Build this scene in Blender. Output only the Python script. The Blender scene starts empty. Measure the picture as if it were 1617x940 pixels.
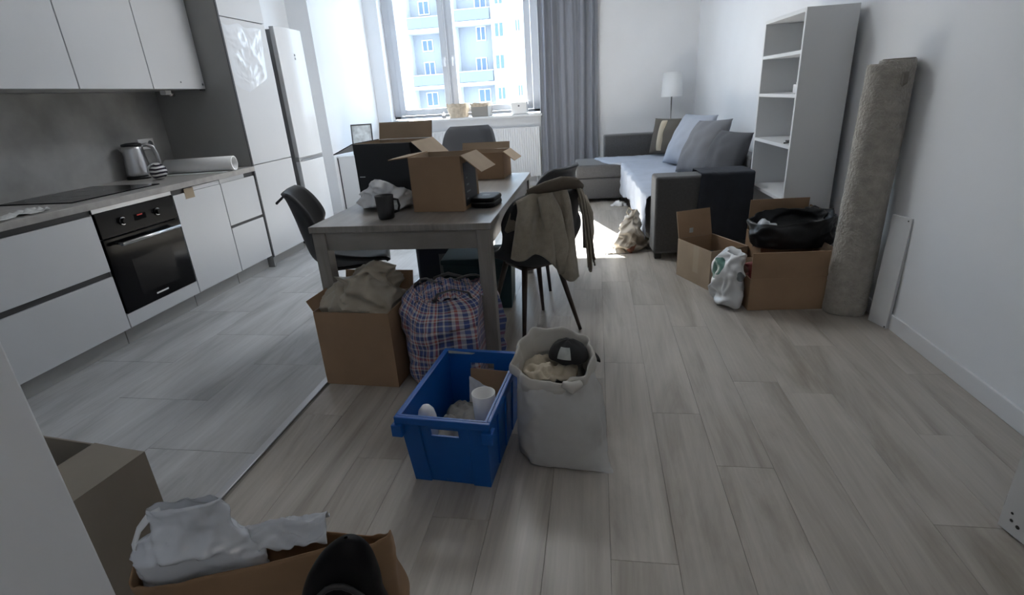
import bpy, bmesh, math, random
from math import sin, cos, pi, radians as RD
from mathutils import Vector, Matrix, noise
random.seed(7)
SC = bpy.context.scene
COL = SC.collection

# ------------------------------------------------------------------ camera
def set_camera():
    yaw, pit, roll = RD(-9.773), RD(21.082), RD(-3.692)
    f = Vector((sin(yaw)*cos(pit), cos(yaw)*cos(pit), -sin(pit)))
    r = Vector((cos(yaw), -sin(yaw), 0)); u = r.cross(f)
    r2 = r*cos(roll) + u*sin(roll); u2 = -r*sin(roll) + u*cos(roll)
    cam = bpy.data.cameras.new('camera'); o = bpy.data.objects.new('camera', cam); COL.objects.link(o)
    cam.sensor_width = 36.0; cam.sensor_fit = 'HORIZONTAL'; cam.lens = 829.5/1617*36
    cam.clip_start = 0.02; cam.clip_end = 300
    m = Matrix(((r2.x, u2.x, -f.x, 0), (r2.y, u2.y, -f.y, 0), (r2.z, u2.z, -f.z, 1.30), (0, 0, 0, 1)))
    o.matrix_world = m
    SC.camera = o
set_camera()

# ------------------------------------------------------------------ world, sun, exposure
SKY = 2.8
SUN = 32.0
HALL_FILL = 1.6
ROOM_FILL = 11.0
EXPO = 1.74
w = bpy.data.worlds.new('world'); SC.world = w; w.use_nodes = True
bgn = w.node_tree.nodes['Background']
bgn.inputs[0].default_value = (0.66, 0.82, 1.0, 1); bgn.inputs[1].default_value = SKY
sl = bpy.data.lights.new('sun', 'SUN'); sl.energy = SUN; sl.angle = RD(0.6); sl.color = (1.0, 0.975, 0.94)
so = bpy.data.objects.new('sun', sl); COL.objects.link(so)
sd = Vector((0.35*0.839, -0.937*0.839, -0.545))
so.rotation_euler = sd.to_track_quat('-Z', 'Y').to_euler(); so.location = (-20, 40, 30)
SC.view_settings.view_transform = 'Standard'; SC.view_settings.look = 'None'
SC.view_settings.gamma = 1; SC.view_settings.use_curve_mapping = False
SC.view_settings.exposure = EXPO
try:
    SC.cycles.use_denoising = True
    SC.cycles.max_bounces = 10; SC.cycles.diffuse_bounces = 6; SC.cycles.transparent_max_bounces = 16
    SC.cycles.sample_clamp_indirect = 8
except Exception: pass

# ------------------------------------------------------------------ mesh builder
class MB:
    def __init__(s): s.v = []; s.f = []; s.sm = []; s.uv = {}; s.mi = []; s.cur = 0
    def face(s, idx, smooth=False, uv=None):
        if uv: s.uv[len(s.f)] = uv
        s.f.append(tuple(idx)); s.sm.append(smooth); s.mi.append(s.cur)
    def add(s, pts):
        b = len(s.v); s.v += [Vector(p) for p in pts]; return b
    def box(s, x0, y0, z0, x1, y1, z1, M=None):
        P = [(x0,y0,z0),(x1,y0,z0),(x1,y1,z0),(x0,y1,z0),(x0,y0,z1),(x1,y0,z1),(x1,y1,z1),(x0,y1,z1)]
        if M: P = [M @ Vector(p) for p in P]
        b = s.add(P)
        for q in ((3,2,1,0),(4,5,6,7),(0,1,5,4),(1,2,6,5),(2,3,7,6),(3,0,4,7)): s.face([b+i for i in q])
        return s
    def hexa(s, P):
        b = s.add(P)
        for q in ((3,2,1,0),(4,5,6,7),(0,1,5,4),(1,2,6,5),(2,3,7,6),(3,0,4,7)): s.face([b+i for i in q])
        return s
    def cyl(s, p0, p1, r0, r1=None, n=20, caps=True, smooth=True):
        r1 = r0 if r1 is None else r1
        p0, p1 = Vector(p0), Vector(p1); d = (p1-p0).normalized()
        a = d.orthogonal().normalized(); c = d.cross(a)
        b = s.add([p0 + (a*cos(2*pi*i/n)+c*sin(2*pi*i/n))*r0 for i in range(n)] + [p1 + (a*cos(2*pi*i/n)+c*sin(2*pi*i/n))*r1 for i in range(n)])
        for i in range(n):
            j = (i+1) % n; s.face((b+i, b+j, b+n+j, b+n+i), smooth)
        if caps:
            s.face([b+n-1-i for i in range(n)]); s.face([b+n+i for i in range(n)])
        return s
    def tube(s, path, r, n=10, closed=False, flat=1.0, up=None):
        path = [Vector(p) for p in path]; m = len(path); rr = r if isinstance(r, (list, tuple)) else [r]*m
        prev = None; base = len(s.v)
        for k, p in enumerate(path):
            if closed: d = path[(k+1) % m] - path[k-1]
            else: d = path[min(k+1, m-1)] - path[max(k-1, 0)]
            d.normalize()
            if prev is None: a = (Vector(up) - d*d.dot(Vector(up))).normalized() if up else d.orthogonal().normalized()
            else: a = (prev - d*prev.dot(d)).normalized()
            prev = a; c = d.cross(a)
            s.add([p + (a*cos(2*pi*i/n) + c*sin(2*pi*i/n)*flat)*rr[k] for i in range(n)])
        for k in range(m if closed else m-1):
            k2 = (k+1) % m
            for i in range(n):
                j = (i+1) % n
                s.face((base+k*n+i, base+k*n+j, base+k2*n+j, base+k2*n+i), True)
        if not closed:
            s.face([base+n-1-i for i in range(n)]); s.face([base+(m-1)*n+i for i in range(n)])
        return s
    def lathe(s, prof, c=(0,0,0), n=32, M=None, smooth=True):
        c = Vector(c); b = len(s.v)
        for r, z in prof:
            P = [Vector((r*cos(2*pi*i/n), r*sin(2*pi*i/n), z)) for i in range(n)]
            s.add([(M @ p if M else p) + c for p in P])
        for k in range(len(prof)-1):
            for i in range(n):
                j = (i+1) % n; s.face((b+k*n+i, b+k*n+j, b+(k+1)*n+j, b+(k+1)*n+i), smooth)
        if prof[0] == prof[-1]: return s
        if prof[0][0] > 1e-6: s.face([b+n-1-i for i in range(n)])
        if prof[-1][0] > 1e-6: s.face([b+(len(prof)-1)*n+i for i in range(n)])
        return s
    def grid(s, fn, nu, nv, closeu=False, smooth=True, us=1.0, vs=1.0, flip=False):
        b = len(s.v); NU = nu if closeu else nu+1
        for j in range(nv+1):
            for i in range(NU): s.v.append(Vector(fn(i/nu, j/nv)))
        for j in range(nv):
            for i in range(nu):
                i2 = (i+1) % NU
                q = [b+j*NU+i, b+j*NU+i2, b+(j+1)*NU+i2, b+(j+1)*NU+i]
                u = [(i/nu*us, j/nv*vs), ((i+1)/nu*us, j/nv*vs), ((i+1)/nu*us, (j+1)/nv*vs), (i/nu*us, (j+1)/nv*vs)]
                if flip: q.reverse(); u.reverse()
                s.face(q, smooth, u)
        return s
    def prism(s, poly, z0, z1, M=None, smooth=False):
        n = len(poly); P = [Vector((x, y, z0)) for x, y in poly] + [Vector((x, y, z1)) for x, y in poly]
        if M: P = [M @ p for p in P]
        b = s.add(P)
        for i in range(n):
            j = (i+1) % n; s.face((b+i, b+j, b+n+j, b+n+i), smooth)
        s.face([b+n-1-i for i in range(n)]); s.face([b+n+i for i in range(n)])
        return s
    def build(s, name, mat, parent=None, loc=None, rot=None, bevel=0, seg=2, solid=0, sub=0, merge=False):
        me = bpy.data.meshes.new(name); me.from_pydata([tuple(v) for v in s.v], [], s.f)
        for p, q, m in zip(me.polygons, s.sm, s.mi): p.use_smooth = q; p.material_index = m
        if s.uv:
            L = me.uv_layers.new(name='UVMap')
            for fi, uv in s.uv.items():
                for li, c in zip(me.polygons[fi].loop_indices, uv): L.data[li].uv = c
        for m in (mat if isinstance(mat, (list, tuple)) else [mat]): me.materials.append(MATS[m])
        if merge:
            bm = bmesh.new(); bm.from_mesh(me); bmesh.ops.remove_doubles(bm, verts=bm.verts, dist=1e-5)
            bmesh.ops.recalc_face_normals(bm, faces=bm.faces); bm.to_mesh(me); bm.free()
        me.update()
        o = bpy.data.objects.new(name, me); COL.objects.link(o)
        if parent: o.parent = parent
        if loc: o.location = loc
        if rot: o.rotation_euler = rot
        if bevel:
            md = o.modifiers.new('bevel', 'BEVEL'); md.width = bevel; md.segments = seg; md.limit_method = 'ANGLE'; md.angle_limit = RD(40)
        if solid:
            md = o.modifiers.new('solid', 'SOLIDIFY'); md.thickness = abs(solid); md.offset = 0 if solid > 0 else -1
        if sub:
            md = o.modifiers.new('sub', 'SUBSURF'); md.levels = sub; md.render_levels = sub
        return o

def thing(name, label, cat, loc=(0,0,0), rz=0, group=None):
    o = bpy.data.objects.new(name, None); COL.objects.link(o); o.empty_display_size = .1
    o.location = loc; o.rotation_euler = (0, 0, RD(rz)); o['label'] = label; o['category'] = cat
    if group: o['group'] = group
    return o
def tag(o, label, cat, group=None):
    o['label'] = label; o['category'] = cat
    if group: o['group'] = group
    return o
def struct(o, label=None):
    o['kind'] = 'structure'
    if label: o['label'] = label
    return o
def sempty(name):
    o = bpy.data.objects.new(name, None); COL.objects.link(o); o['kind'] = 'structure'; return o
def copy_tree(o, parent=None):
    c = o.copy(); COL.objects.link(c); c.parent = parent
    for ch in list(o.children): copy_tree(ch, c)
    return c
def B(*a): return MB().box(*a)

# ------------------------------------------------------------------ materials
MATS = {}
def srgb(r, g, b):
    f = lambda c: ((c/255+.055)/1.055)**2.4 if c/255 > .04045 else c/255/12.92
    return (f(r), f(g), f(b), 1)
def mat(name, col, rough=.5, metal=0., var=0., vscale=6., bump=0., bscale=60., spec=.5, coat=0., emit=None, trans=0., sheen=0., stretch=(1,1,1), alpha=1., sss=0.):
    m = bpy.data.materials.new(name); m.use_nodes = True; MATS[name] = m
    nt = m.node_tree; N = nt.nodes; L = nt.links; p = N['Principled BSDF']
    c = col if len(col) == 4 else (*col, 1)
    p.inputs['Base Color'].default_value = c; p.inputs['Roughness'].default_value = rough; p.inputs['Metallic'].default_value = metal
    p.inputs['Specular IOR Level'].default_value = spec; p.inputs['Coat Weight'].default_value = coat
    p.inputs['Transmission Weight'].default_value = trans; p.inputs['Sheen Weight'].default_value = sheen; p.inputs['Alpha'].default_value = alpha
    if sss: p.inputs['Subsurface Weight'].default_value = sss; p.inputs['Subsurface Radius'].default_value = (.02,.02,.02)
    if var or bump:
        tc = N.new('ShaderNodeTexCoord'); mp = N.new('ShaderNodeMapping'); L.new(tc.outputs['Object'], mp.inputs[0]); mp.inputs['Scale'].default_value = stretch
    if var:
        n = N.new('ShaderNodeTexNoise'); n.inputs['Scale'].default_value = vscale; n.inputs['Detail'].default_value = 6; L.new(mp.outputs[0], n.inputs[0])
        r = N.new('ShaderNodeValToRGB'); r.color_ramp.elements[0].position = .3; r.color_ramp.elements[1].position = .72
        r.color_ramp.elements[0].color = (c[0]*(1-var), c[1]*(1-var), c[2]*(1-var), 1)
        r.color_ramp.elements[1].color = (min(1, c[0]*(1+var)), min(1, c[1]*(1+var)), min(1, c[2]*(1+var)), 1)
        L.new(n.outputs[0], r.inputs[0]); L.new(r.outputs[0], p.inputs['Base Color'])
    if bump:
        n2 = N.new('ShaderNodeTexNoise'); n2.inputs['Scale'].default_value = bscale; n2.inputs['Detail'].default_value = 4; L.new(mp.outputs[0], n2.inputs[0])
        bp = N.new('ShaderNodeBump'); bp.inputs['Strength'].default_value = bump; bp.inputs['Distance'].default_value = .01
        L.new(n2.outputs[0], bp.inputs['Height']); L.new(bp.outputs[0], p.inputs['Normal'])
    if emit:
        p.inputs['Emission Color'].default_value = emit[0]; p.inputs['Emission Strength'].default_value = emit[1]
    return m

mat('wall', (.78,.795,.82), .85, bump=.03, bscale=120, var=.03, vscale=1.5)
mat('ceiling', (.75,.75,.75), .9)
mat('trim', (.72,.73,.75), .45)
mat('pvc', (.55,.57,.61), .4)
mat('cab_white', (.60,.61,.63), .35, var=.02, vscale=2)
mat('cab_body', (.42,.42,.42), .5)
mat('cab_side_shaded', (.30,.30,.295), .55, var=.05, vscale=3)  # white-grey panel, its shade put into this darker grey
mat('cab_edge', (.05,.05,.055), .5)
mat('plinth', (.40,.40,.39), .4)
mat('alu', (.55,.56,.58), .35, metal=.9)
mat('steel', (.62,.62,.63), .28, metal=1., var=.06, vscale=4)
mat('chrome', (.7,.7,.72), .15, metal=1.)
mat('counter', (.36,.345,.33), .38, var=.18, vscale=14, stretch=(3,1,1))
mat('concrete', (.34,.34,.335), .75, var=.28, vscale=3.2, bump=.12, bscale=18)
mat('black_glass', (.005,.005,.006), .10, spec=.08)
mat('oven_black', (.006,.006,.007), .25, spec=.12)
mat('black_plastic', (.014,.014,.016), .42)
mat('rubber_black', (.012,.012,.013), .65)
mat('red_led', (.25,.01,.01), .4, emit=((1,.05,.03,1), .05))
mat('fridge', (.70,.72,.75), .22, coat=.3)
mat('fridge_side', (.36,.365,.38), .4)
mat('film', (.72,.75,.80), .12, coat=.4)
mat('white', (.78,.78,.78), .5)
mat('white_gloss', (.76,.76,.77), .22)
mat('melamine', (.70,.71,.72), .45)
mat('kraft', (.31,.20,.12), .85, var=.10, vscale=5, bump=.02, bscale=90)
mat('kraft_in', (.33,.225,.14), .88, var=.08, vscale=5)
mat('kraft_light', (.36,.275,.195), .85, var=.10, vscale=5)
mat('kraft_grey', (.26,.225,.185), .85, var=.08, vscale=4)
mat('tape', (.36,.28,.19), .3)
mat('box_black', (.011,.012,.016), .5)
mat('paper_bag', (.27,.165,.09), .8, var=.14, vscale=6, bump=.1, bscale=14)
mat('white_plastic', (.70,.71,.73), .28, sss=.0)
mat('clear_plastic', (.66,.69,.74), .2, coat=.3, alpha=.88)
mat('cream_plastic', (.40,.36,.30), .42, var=.10, vscale=7)
mat('beige_film', (.34,.30,.24), .38, var=.16, vscale=9)
mat('sack', (.47,.47,.46), .62, var=.05, vscale=8, bump=.05, bscale=40)
mat('sack_in', (.52,.50,.46), .6, var=.05, vscale=8)
mat('blue_crate', (.0,.085,.36), .42, var=.10, vscale=5)
mat('sticker', (.42,.44,.42), .7, var=.2, vscale=30)
mat('chair', (.021,.022,.025), .62, bump=.02, bscale=200)
mat('chair_grey', (.045,.048,.055), .7, bump=.03, bscale=200)
mat('chair_leg', (.035,.030,.027), .45)
mat('chair_leg_brown', (.05,.034,.026), .5)
mat('cardigan', (.27,.235,.185), .95, var=.14, vscale=30, bump=.3, bscale=170, sheen=.2)
mat('cardigan_dark', (.10,.08,.06), .95, bump=.3, bscale=170)
mat('sofa', (.075,.075,.078), .95, var=.12, vscale=60, bump=.15, bscale=300, sheen=.2)
mat('sofa_light', (.115,.115,.12), .95, var=.10, vscale=60, bump=.15, bscale=300, sheen=.2)
mat('sofa_foot', (.015,.015,.015), .5)
mat('sheet', (.36,.40,.48), .85, var=.06, vscale=5, bump=.05, bscale=30)
mat('navy', (.022,.026,.036), .9, var=.15, vscale=12, bump=.1, bscale=60)
mat('pillow_blue', (.34,.37,.43), .9, bump=.06, bscale=40)
mat('pillow_grey', (.16,.165,.18), .92, bump=.1, bscale=80)
mat('pillow_dark', (.075,.078,.088), .92, bump=.1, bscale=80)
mat('pillow_taupe', (.10,.09,.078), .92, bump=.1, bscale=80)
mat('shade', (.78,.80,.82), .85, trans=.0)
mat('lamp_metal', (.22,.22,.23), .4, metal=.6)
mat('curtain', (.23,.24,.275), .9, var=.06, vscale=40, bump=.05, bscale=250, stretch=(1,1,.2))
mat('carpet', (.38,.355,.315), 1., var=.16, vscale=24, bump=1., bscale=70, sheen=.3)
mat('carpet_back', (.27,.25,.22), 1., var=.1, vscale=24, bump=.5, bscale=120)
mat('board_white', (.66,.67,.68), .5, var=.03, vscale=5)
mat('radiator', (.72,.73,.75), .4)
mat('teal', (.014,.042,.050), .75, var=.1, vscale=8)
mat('navy_plastic', (.02,.028,.045), .45)
mat('grey_plastic', (.16,.17,.18), .5)
mat('brown_wood', (.08,.045,.028), .6)
mat('bag_black', (.008,.009,.011), .38, spec=.3, bump=.1, bscale=25)
mat('cream_cloth', (.50,.44,.34), .9, bump=.1, bscale=60)
mat('grey_cloth', (.27,.26,.245), .92, bump=.2, bscale=60)
mat('cap_black', (.010,.010,.011), .85, bump=.1, bscale=200)
mat('leather_black', (.004,.004,.005), .5, spec=.15, bump=.05, bscale=90)
mat('zip_grey', (.10,.10,.10), .4)
mat('paper', (.66,.66,.65), .8)
mat('photo_print', (.62,.66,.68), .35, var=.35, vscale=14)
mat('frame_dark', (.06,.06,.062), .45)
mat('glassware', (.70,.74,.76), .08, trans=.85)
mat('facade', (.40,.405,.41), .9)
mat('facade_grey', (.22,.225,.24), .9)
mat('facade_trim', (.46,.46,.46), .8)
mat('rail_panel', (.12,.135,.16), .5)
mat('pane_far', (.06,.10,.17), .2)
mat('orange', (.48,.13,.04), .5)
mat('red_dark', (.16,.02,.015), .5)
mat('green_dark', (.05,.14,.10), .5)
mat('door_white', (.62,.62,.62), .5)
mat('hole', (.03,.03,.03), .8)
mat('pot_paper', (.50,.43,.34), .9, var=.2, vscale=25)
mat('joint', (.24,.225,.205), .9)

def glass_mat():
    m = bpy.data.materials.new('window_glass'); m.use_nodes = True; MATS['window_glass'] = m
    nt = m.node_tree; N = nt.nodes; L = nt.links; N.clear()
    out = N.new('ShaderNodeOutputMaterial'); mx = N.new('ShaderNodeMixShader'); t = N.new('ShaderNodeBsdfTransparent'); g = N.new('ShaderNodeBsdfGlossy')
    t.inputs[0].default_value = (.93,.95,.96,1); g.inputs['Roughness'].default_value = .02; mx.inputs[0].default_value = .05
    L.new(t.outputs[0], mx.inputs[1]); L.new(g.outputs[0], mx.inputs[2]); L.new(mx.outputs[0], out.inputs[0])
glass_mat()

def wood_floor(name, c_dark, c_mid, c_light, rough, sx, sy, rough_var=.035, cloud=False):
    m = bpy.data.materials.new(name); m.use_nodes = True; MATS[name] = m
    nt = m.node_tree; N = nt.nodes; L = nt.links; p = N['Principled BSDF']
    tc = N.new('ShaderNodeTexCoord'); oi = N.new('ShaderNodeObjectInfo')
    ml = N.new('ShaderNodeVectorMath'); ml.operation = 'MULTIPLY_ADD'
    cx = N.new('ShaderNodeCombineXYZ')
    for i, k in enumerate((37., 53., 11.)):
        mm = N.new('ShaderNodeMath'); mm.operation = 'MULTIPLY'; mm.inputs[1].default_value = k; L.new(oi.outputs['Random'], mm.inputs[0]); L.new(mm.outputs[0], cx.inputs[i])
    L.new(tc.outputs['Object'], ml.inputs[0]); ml.inputs[1].default_value = (sx, sy, 1); L.new(cx.outputs[0], ml.inputs[2])
    n1 = N.new('ShaderNodeTexNoise'); n1.inputs['Scale'].default_value = 1.0; n1.inputs['Detail'].default_value = 8; n1.inputs['Roughness'].default_value = .62; n1.inputs['Distortion'].default_value = 1.1
    L.new(ml.outputs[0], n1.inputs[0])
    r = N.new('ShaderNodeValToRGB'); e = r.color_ramp.elements; e[0].position = .28; e[0].color = (*c_dark, 1); e[1].position = .74; e[1].color = (*c_light, 1)
    k = e.new(.5); k.color = (*c_mid, 1); L.new(n1.outputs[0], r.inputs[0])
    # fine pore streaks
    ml2 = N.new('ShaderNodeVectorMath'); ml2.operation = 'MULTIPLY'; ml2.inputs[1].default_value = (9, 1.3, 1); L.new(ml.outputs[0], ml2.inputs[0])
    n2 = N.new('ShaderNodeTexNoise'); n2.inputs['Scale'].default_value = 1.6; n2.inputs['Detail'].default_value = 3; L.new(ml2.outputs[0], n2.inputs[0])
    mx = N.new('ShaderNodeMixRGB'); mx.blend_type = 'OVERLAY'; mx.inputs[0].default_value = .16; L.new(r.outputs[0], mx.inputs[1]); L.new(n2.outputs[0], mx.inputs[2])
    # tone per piece
    hv = N.new('ShaderNodeHueSaturation'); mr = N.new('ShaderNodeMapRange'); mr.inputs[3].default_value = .95; mr.inputs[4].default_value = 1.05
    L.new(oi.outputs['Random'], mr.inputs[0]); L.new(mr.outputs[0], hv.inputs['Value']); L.new(mx.outputs[0], hv.inputs['Color']); L.new(hv.outputs[0], p.inputs['Base Color'])
    rr = N.new('ShaderNodeMapRange'); rr.inputs[3].default_value = rough-rough_var; rr.inputs[4].default_value = rough+rough_var; L.new(n1.outputs[0], rr.inputs[0]); L.new(rr.outputs[0], p.inputs['Roughness'])
    bp = N.new('ShaderNodeBump'); bp.inputs['Strength'].default_value = .06; bp.inputs['Distance'].default_value = .004; L.new(n2.outputs[0], bp.inputs['Height']); L.new(bp.outputs[0], p.inputs['Normal'])
wood_floor('plank', (.245,.215,.18), (.395,.362,.322), (.50,.468,.425), .38, 5.2, .7)
wood_floor('tile', (.30,.30,.30), (.45,.45,.452), (.56,.56,.565), .33, 4.4, .8)
wood_floor('table_wood', (.16,.145,.13), (.23,.21,.19), (.30,.28,.26), .36, 9., .7)
wood_floor('table_wood_x', (.16,.145,.13), (.23,.21,.19), (.30,.28,.26), .40, .7, 9.)

def plaid():
    m = bpy.data.materials.new('plaid'); m.use_nodes = True; MATS['plaid'] = m
    nt = m.node_tree; N = nt.nodes; L = nt.links; p = N['Principled BSDF']; p.inputs['Roughness'].default_value = .42
    uv = N.new('ShaderNodeUVMap'); sp = N.new('ShaderNodeSeparateXYZ'); L.new(uv.outputs[0], sp.inputs[0])
    cols = []
    for ax in (0, 1):
        fr = N.new('ShaderNodeMath'); fr.operation = 'FRACT'; L.new(sp.outputs[ax], fr.inputs[0])
        r = N.new('ShaderNodeValToRGB'); r.color_ramp.interpolation = 'CONSTANT'; e = r.color_ramp.elements
        W = (.50,.48,.49,1); BL = (.045,.075,.24,1); RDc = (.36,.085,.06,1); DK = (.03,.035,.08,1)
        seq = [(0,W),(.10,RDc),(.19,W),(.24,DK),(.30,BL),(.44,W),(.50,BL),(.60,DK),(.66,W),(.72,RDc),(.78,W),(.86,BL)]
        e[0].position = 0; e[0].color = W; e[1].position = .10; e[1].color = RDc
        for q, c in seq[2:]:
            k = e.new(q); k.color = c
        L.new(fr.outputs[0], r.inputs[0]); cols.append(r)
    mx = N.new('ShaderNodeMixRGB'); mx.blend_type = 'MIX'; mx.inputs[0].default_value = .45; L.new(cols[0].outputs[0], mx.inputs[1]); L.new(cols[1].outputs[0], mx.inputs[2])
    L.new(mx.outputs[0], p.inputs['Base Color'])
plaid()
def stripes(name, c1, c2, k, ax=0, rough=.5):
    m = bpy.data.materials.new(name); m.use_nodes = True; MATS[name] = m
    nt = m.node_tree; N = nt.nodes; L = nt.links; p = N['Principled BSDF']; p.inputs['Roughness'].default_value = rough
    tc = N.new('ShaderNodeTexCoord'); wv = N.new('ShaderNodeTexWave'); wv.inputs['Scale'].default_value = k; wv.inputs['Distortion'].default_value = 2.5; wv.inputs['Detail'].default_value = 1
    wv.bands_direction = 'XYZ'[ax]
    L.new(tc.outputs['Object'], wv.inputs[0]); r = N.new('ShaderNodeValToRGB'); r.color_ramp.interpolation = 'CONSTANT'
    r.color_ramp.elements[0].color = (*c1, 1); r.color_ramp.elements[1].position = .5; r.color_ramp.elements[1].color = (*c2, 1)
    L.new(wv.outputs[0], r.inputs[0]); L.new(r.outputs[0], p.inputs['Base Color'])
stripes('zebra', (.03,.025,.04), (.72,.72,.72), 12, 2, .25)
def blotch(name, base, spots, rough=.45, scale=6):
    # printed bag: large patches of colour on a white ground
    m = bpy.data.materials.new(name); m.use_nodes = True; MATS[name] = m
    nt = m.node_tree; N = nt.nodes; L = nt.links; p = N['Principled BSDF']; p.inputs['Roughness'].default_value = rough
    tc = N.new('ShaderNodeTexCoord'); last = None
    for i, (c, off, lo) in enumerate(spots):
        mp = N.new('ShaderNodeMapping'); mp.inputs['Location'].default_value = (off, off*1.7, off*.6); L.new(tc.outputs['Object'], mp.inputs[0])
        n = N.new('ShaderNodeTexNoise'); n.inputs['Scale'].default_value = scale; n.inputs['Detail'].default_value = 1.5; L.new(mp.outputs[0], n.inputs[0])
        g = N.new('ShaderNodeMath'); g.operation = 'GREATER_THAN'; g.inputs[1].default_value = lo; L.new(n.outputs[0], g.inputs[0])
        mx = N.new('ShaderNodeMixRGB'); L.new(g.outputs[0], mx.inputs[0]); mx.inputs[2].default_value = (*c, 1)
        if last: L.new(last.outputs[0], mx.inputs[1])
        else: mx.inputs[1].default_value = (*base, 1)
        last = mx
    L.new(last.outputs[0], p.inputs['Base Color'])
blotch('print_bag', (.62,.63,.64), [((.16,.18,.19), 1.3, .66), ((.46,.14,.05), 4.1, .63), ((.06,.16,.13), 7.7, .62)], .4, 4.5)
blotch('print_kraft', (.56,.50,.42), [((.36,.30,.23), 2.2, .56), ((.34,.13,.08), 9.4, .67)], .5, 7)

# ------------------------------------------------------------------ shaping helpers
def crn(p, s, seed=0):   # crease noise about 0
    q = Vector((p[0]*s+seed*7.3, p[1]*s-seed*3.1, p[2]*s+seed))
    return (abs(noise.noise(q)) + .55*abs(noise.noise(q*2.1+Vector((5,1,2)))) - .36)
def spow(a, e): return math.copysign(abs(a)**e, a)
def catmull(K, t):
    n = len(K)-1; x = min(max(t*n, 0), n-1e-6); i = int(x); f = x-i
    p0, p1, p2, p3 = K[max(i-1, 0)], K[i], K[i+1], K[min(i+2, n)]
    return [.5*(2*b+(c-a)*f+(2*a-5*b+4*c-d)*f*f+(3*b-a-3*c+d)*f**3) for a, b, c, d in zip(p0, p1, p2, p3)]
def lerpk(K, t):
    n = len(K)-1; x = min(max(t*n, 0), n-1e-6); i = int(x); f = x-i
    return [a+(b-a)*f for a, b in zip(K[i], K[i+1])]
def loft(mb, rings, nu=56, nv=40, amp=0., sc=8., seed=0, us=1., vs=1., smooth=True, lin=False, grow=True, clamp=None):
    # rings: (cx, cy, z, rx, ry, power)
    def fn(u, v):
        cx, cy, z, rx, ry, pw = (lerpk if lin else catmull)(rings, v)
        rx = max(rx, .0005); ry = max(ry, .0005); pw = max(pw, 1.2)
        a = 2*pi*u; ca, sa = spow(cos(a), 2/pw), spow(sin(a), 2/pw)
        p = Vector((cx+rx*ca, cy+ry*sa, z))
        if amp:
            k = amp*crn(p, sc, seed)*min(1, (rx+ry)*8)
            d = Vector((cos(a), sin(a), 0)); p += d*k*1.6; p.z += .6*amp*noise.noise(p*sc+Vector((seed,3,1)))*(1 if grow else 0)
            if clamp and p.z < clamp[2]: p.x = max(-clamp[0], min(clamp[0], p.x)); p.y = max(-clamp[1], min(clamp[1], p.y))
            p.z = max(p.z, .0012)
        return p
    mb.grid(fn, nu, nv, closeu=True, us=us, vs=vs, smooth=smooth)
    return mb
def cushion(mb, w, h, t, seed=0, n=22, wr=.006, pinch=.035):
    def fn(sgn):
        def f(u, v):
            a, b = u*2-1, v*2-1
            th = (max(0, 1-abs(a)**2.6)**.55)*(max(0, 1-abs(b)**2.6)**.55)
            x = w/2*a*(1-pinch*(1-b*b)); y = h/2*b*(1-pinch*(1-a*a))
            z = sgn*t/2*th
            z += wr*noise.noise(Vector((x*9+seed, y*9, seed*1.3+sgn)))*th*2
            return (x, y, z)
        return f
    mb.grid(fn(1), n, n); mb.grid(fn(-1), n, n, flip=True)
    return mb

# ================================================================== THE SETTING
CEIL = 3.05
YW = 8.0
# ---- floor: dark bed, oak-look planks, stone-look kitchen tiles
floor = struct(B(-3.6,-1.7,-.10, 1.75,8.3,-.006).build('floor', 'joint'), 'grey-brown plank floor and grey tiled kitchen floor')
def slab_mesh(w, l, name, m):
    o = B(-w/2,-l/2,-.006, w/2,l/2,0).build(name, m, bevel=.0007, seg=1)
    return o
PW, PL, GAP = .195, 1.22, .0008
offs = {0: 1.64, 1: 2.25, -2: 1.19}
first = None
for k in range(-9, 6):
    x0 = .43 + PW*k
    if x0 < -1.345: x0c = -1.345
    off = offs.get(k, (k*.47) % PL)
    y = off - PL*math.ceil((off+.7)/PL)
    while y < YW+.02:
        if first is None: first = p = slab_mesh(PW-GAP, PL-GAP, 'plank', 'plank')
        else: p = first.copy(); COL.objects.link(p)
        p.parent = floor; p.location = (x0+PW/2, y+PL/2, 0); y += PL
TW, TL = .50, .74
first = None
for k in range(5):
    xc = -1.372-TW*(k+.5)
    y = (1.585 if k % 2 == 0 else 1.955) - TL*2
    while y < YW+.02:
        if first is None: first = p = slab_mesh(TW-.002, TL-.002, 'tile', 'tile')
        else: p = first.copy(); COL.objects.link(p)
        p.parent = floor; p.location = (xc, y+TL/2, 0); y += TL
struct(B(-1.376,.56,-.004,-1.342,YW,.004).build('trim_1', 'alu', bevel=.002), 'metal strip between tiles and planks')

# ---- walls
wl = MB(); wl.box(-3.72,.558,0,-3.52,6.38,CEIL); wl.box(-3.72,6.38,0,-3.25,8.3,CEIL)
struct(wl.build('wall_left', 'wall'))
wb = MB(); wb.prism([(-.955,-1.7),(-.835,-1.7),(-.835,.558),(-3.52,.558),(-3.52,.44),(-.955,.44)], 0, CEIL)
struct(wb.build('wall_hallway', 'wall', bevel=.004))
ww = MB()
WX0, WX1, WZ0, WZ1 = -3.04, -.79, 1.03, 2.92
ww.box(-3.25,YW,0,WX0,YW+.3,CEIL); ww.box(WX1,YW,0,1.75,YW+.3,CEIL); ww.box(WX0,YW,0,WX1,YW+.3,WZ0); ww.box(WX0,YW,WZ1,WX1,YW+.3,CEIL)
struct(ww.build('wall_window', 'wall'))
def right_x(y): return 1.58-.012*(y-1.9) if y < 3.8 else 1.557-(y-3.8)*.0502
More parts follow.
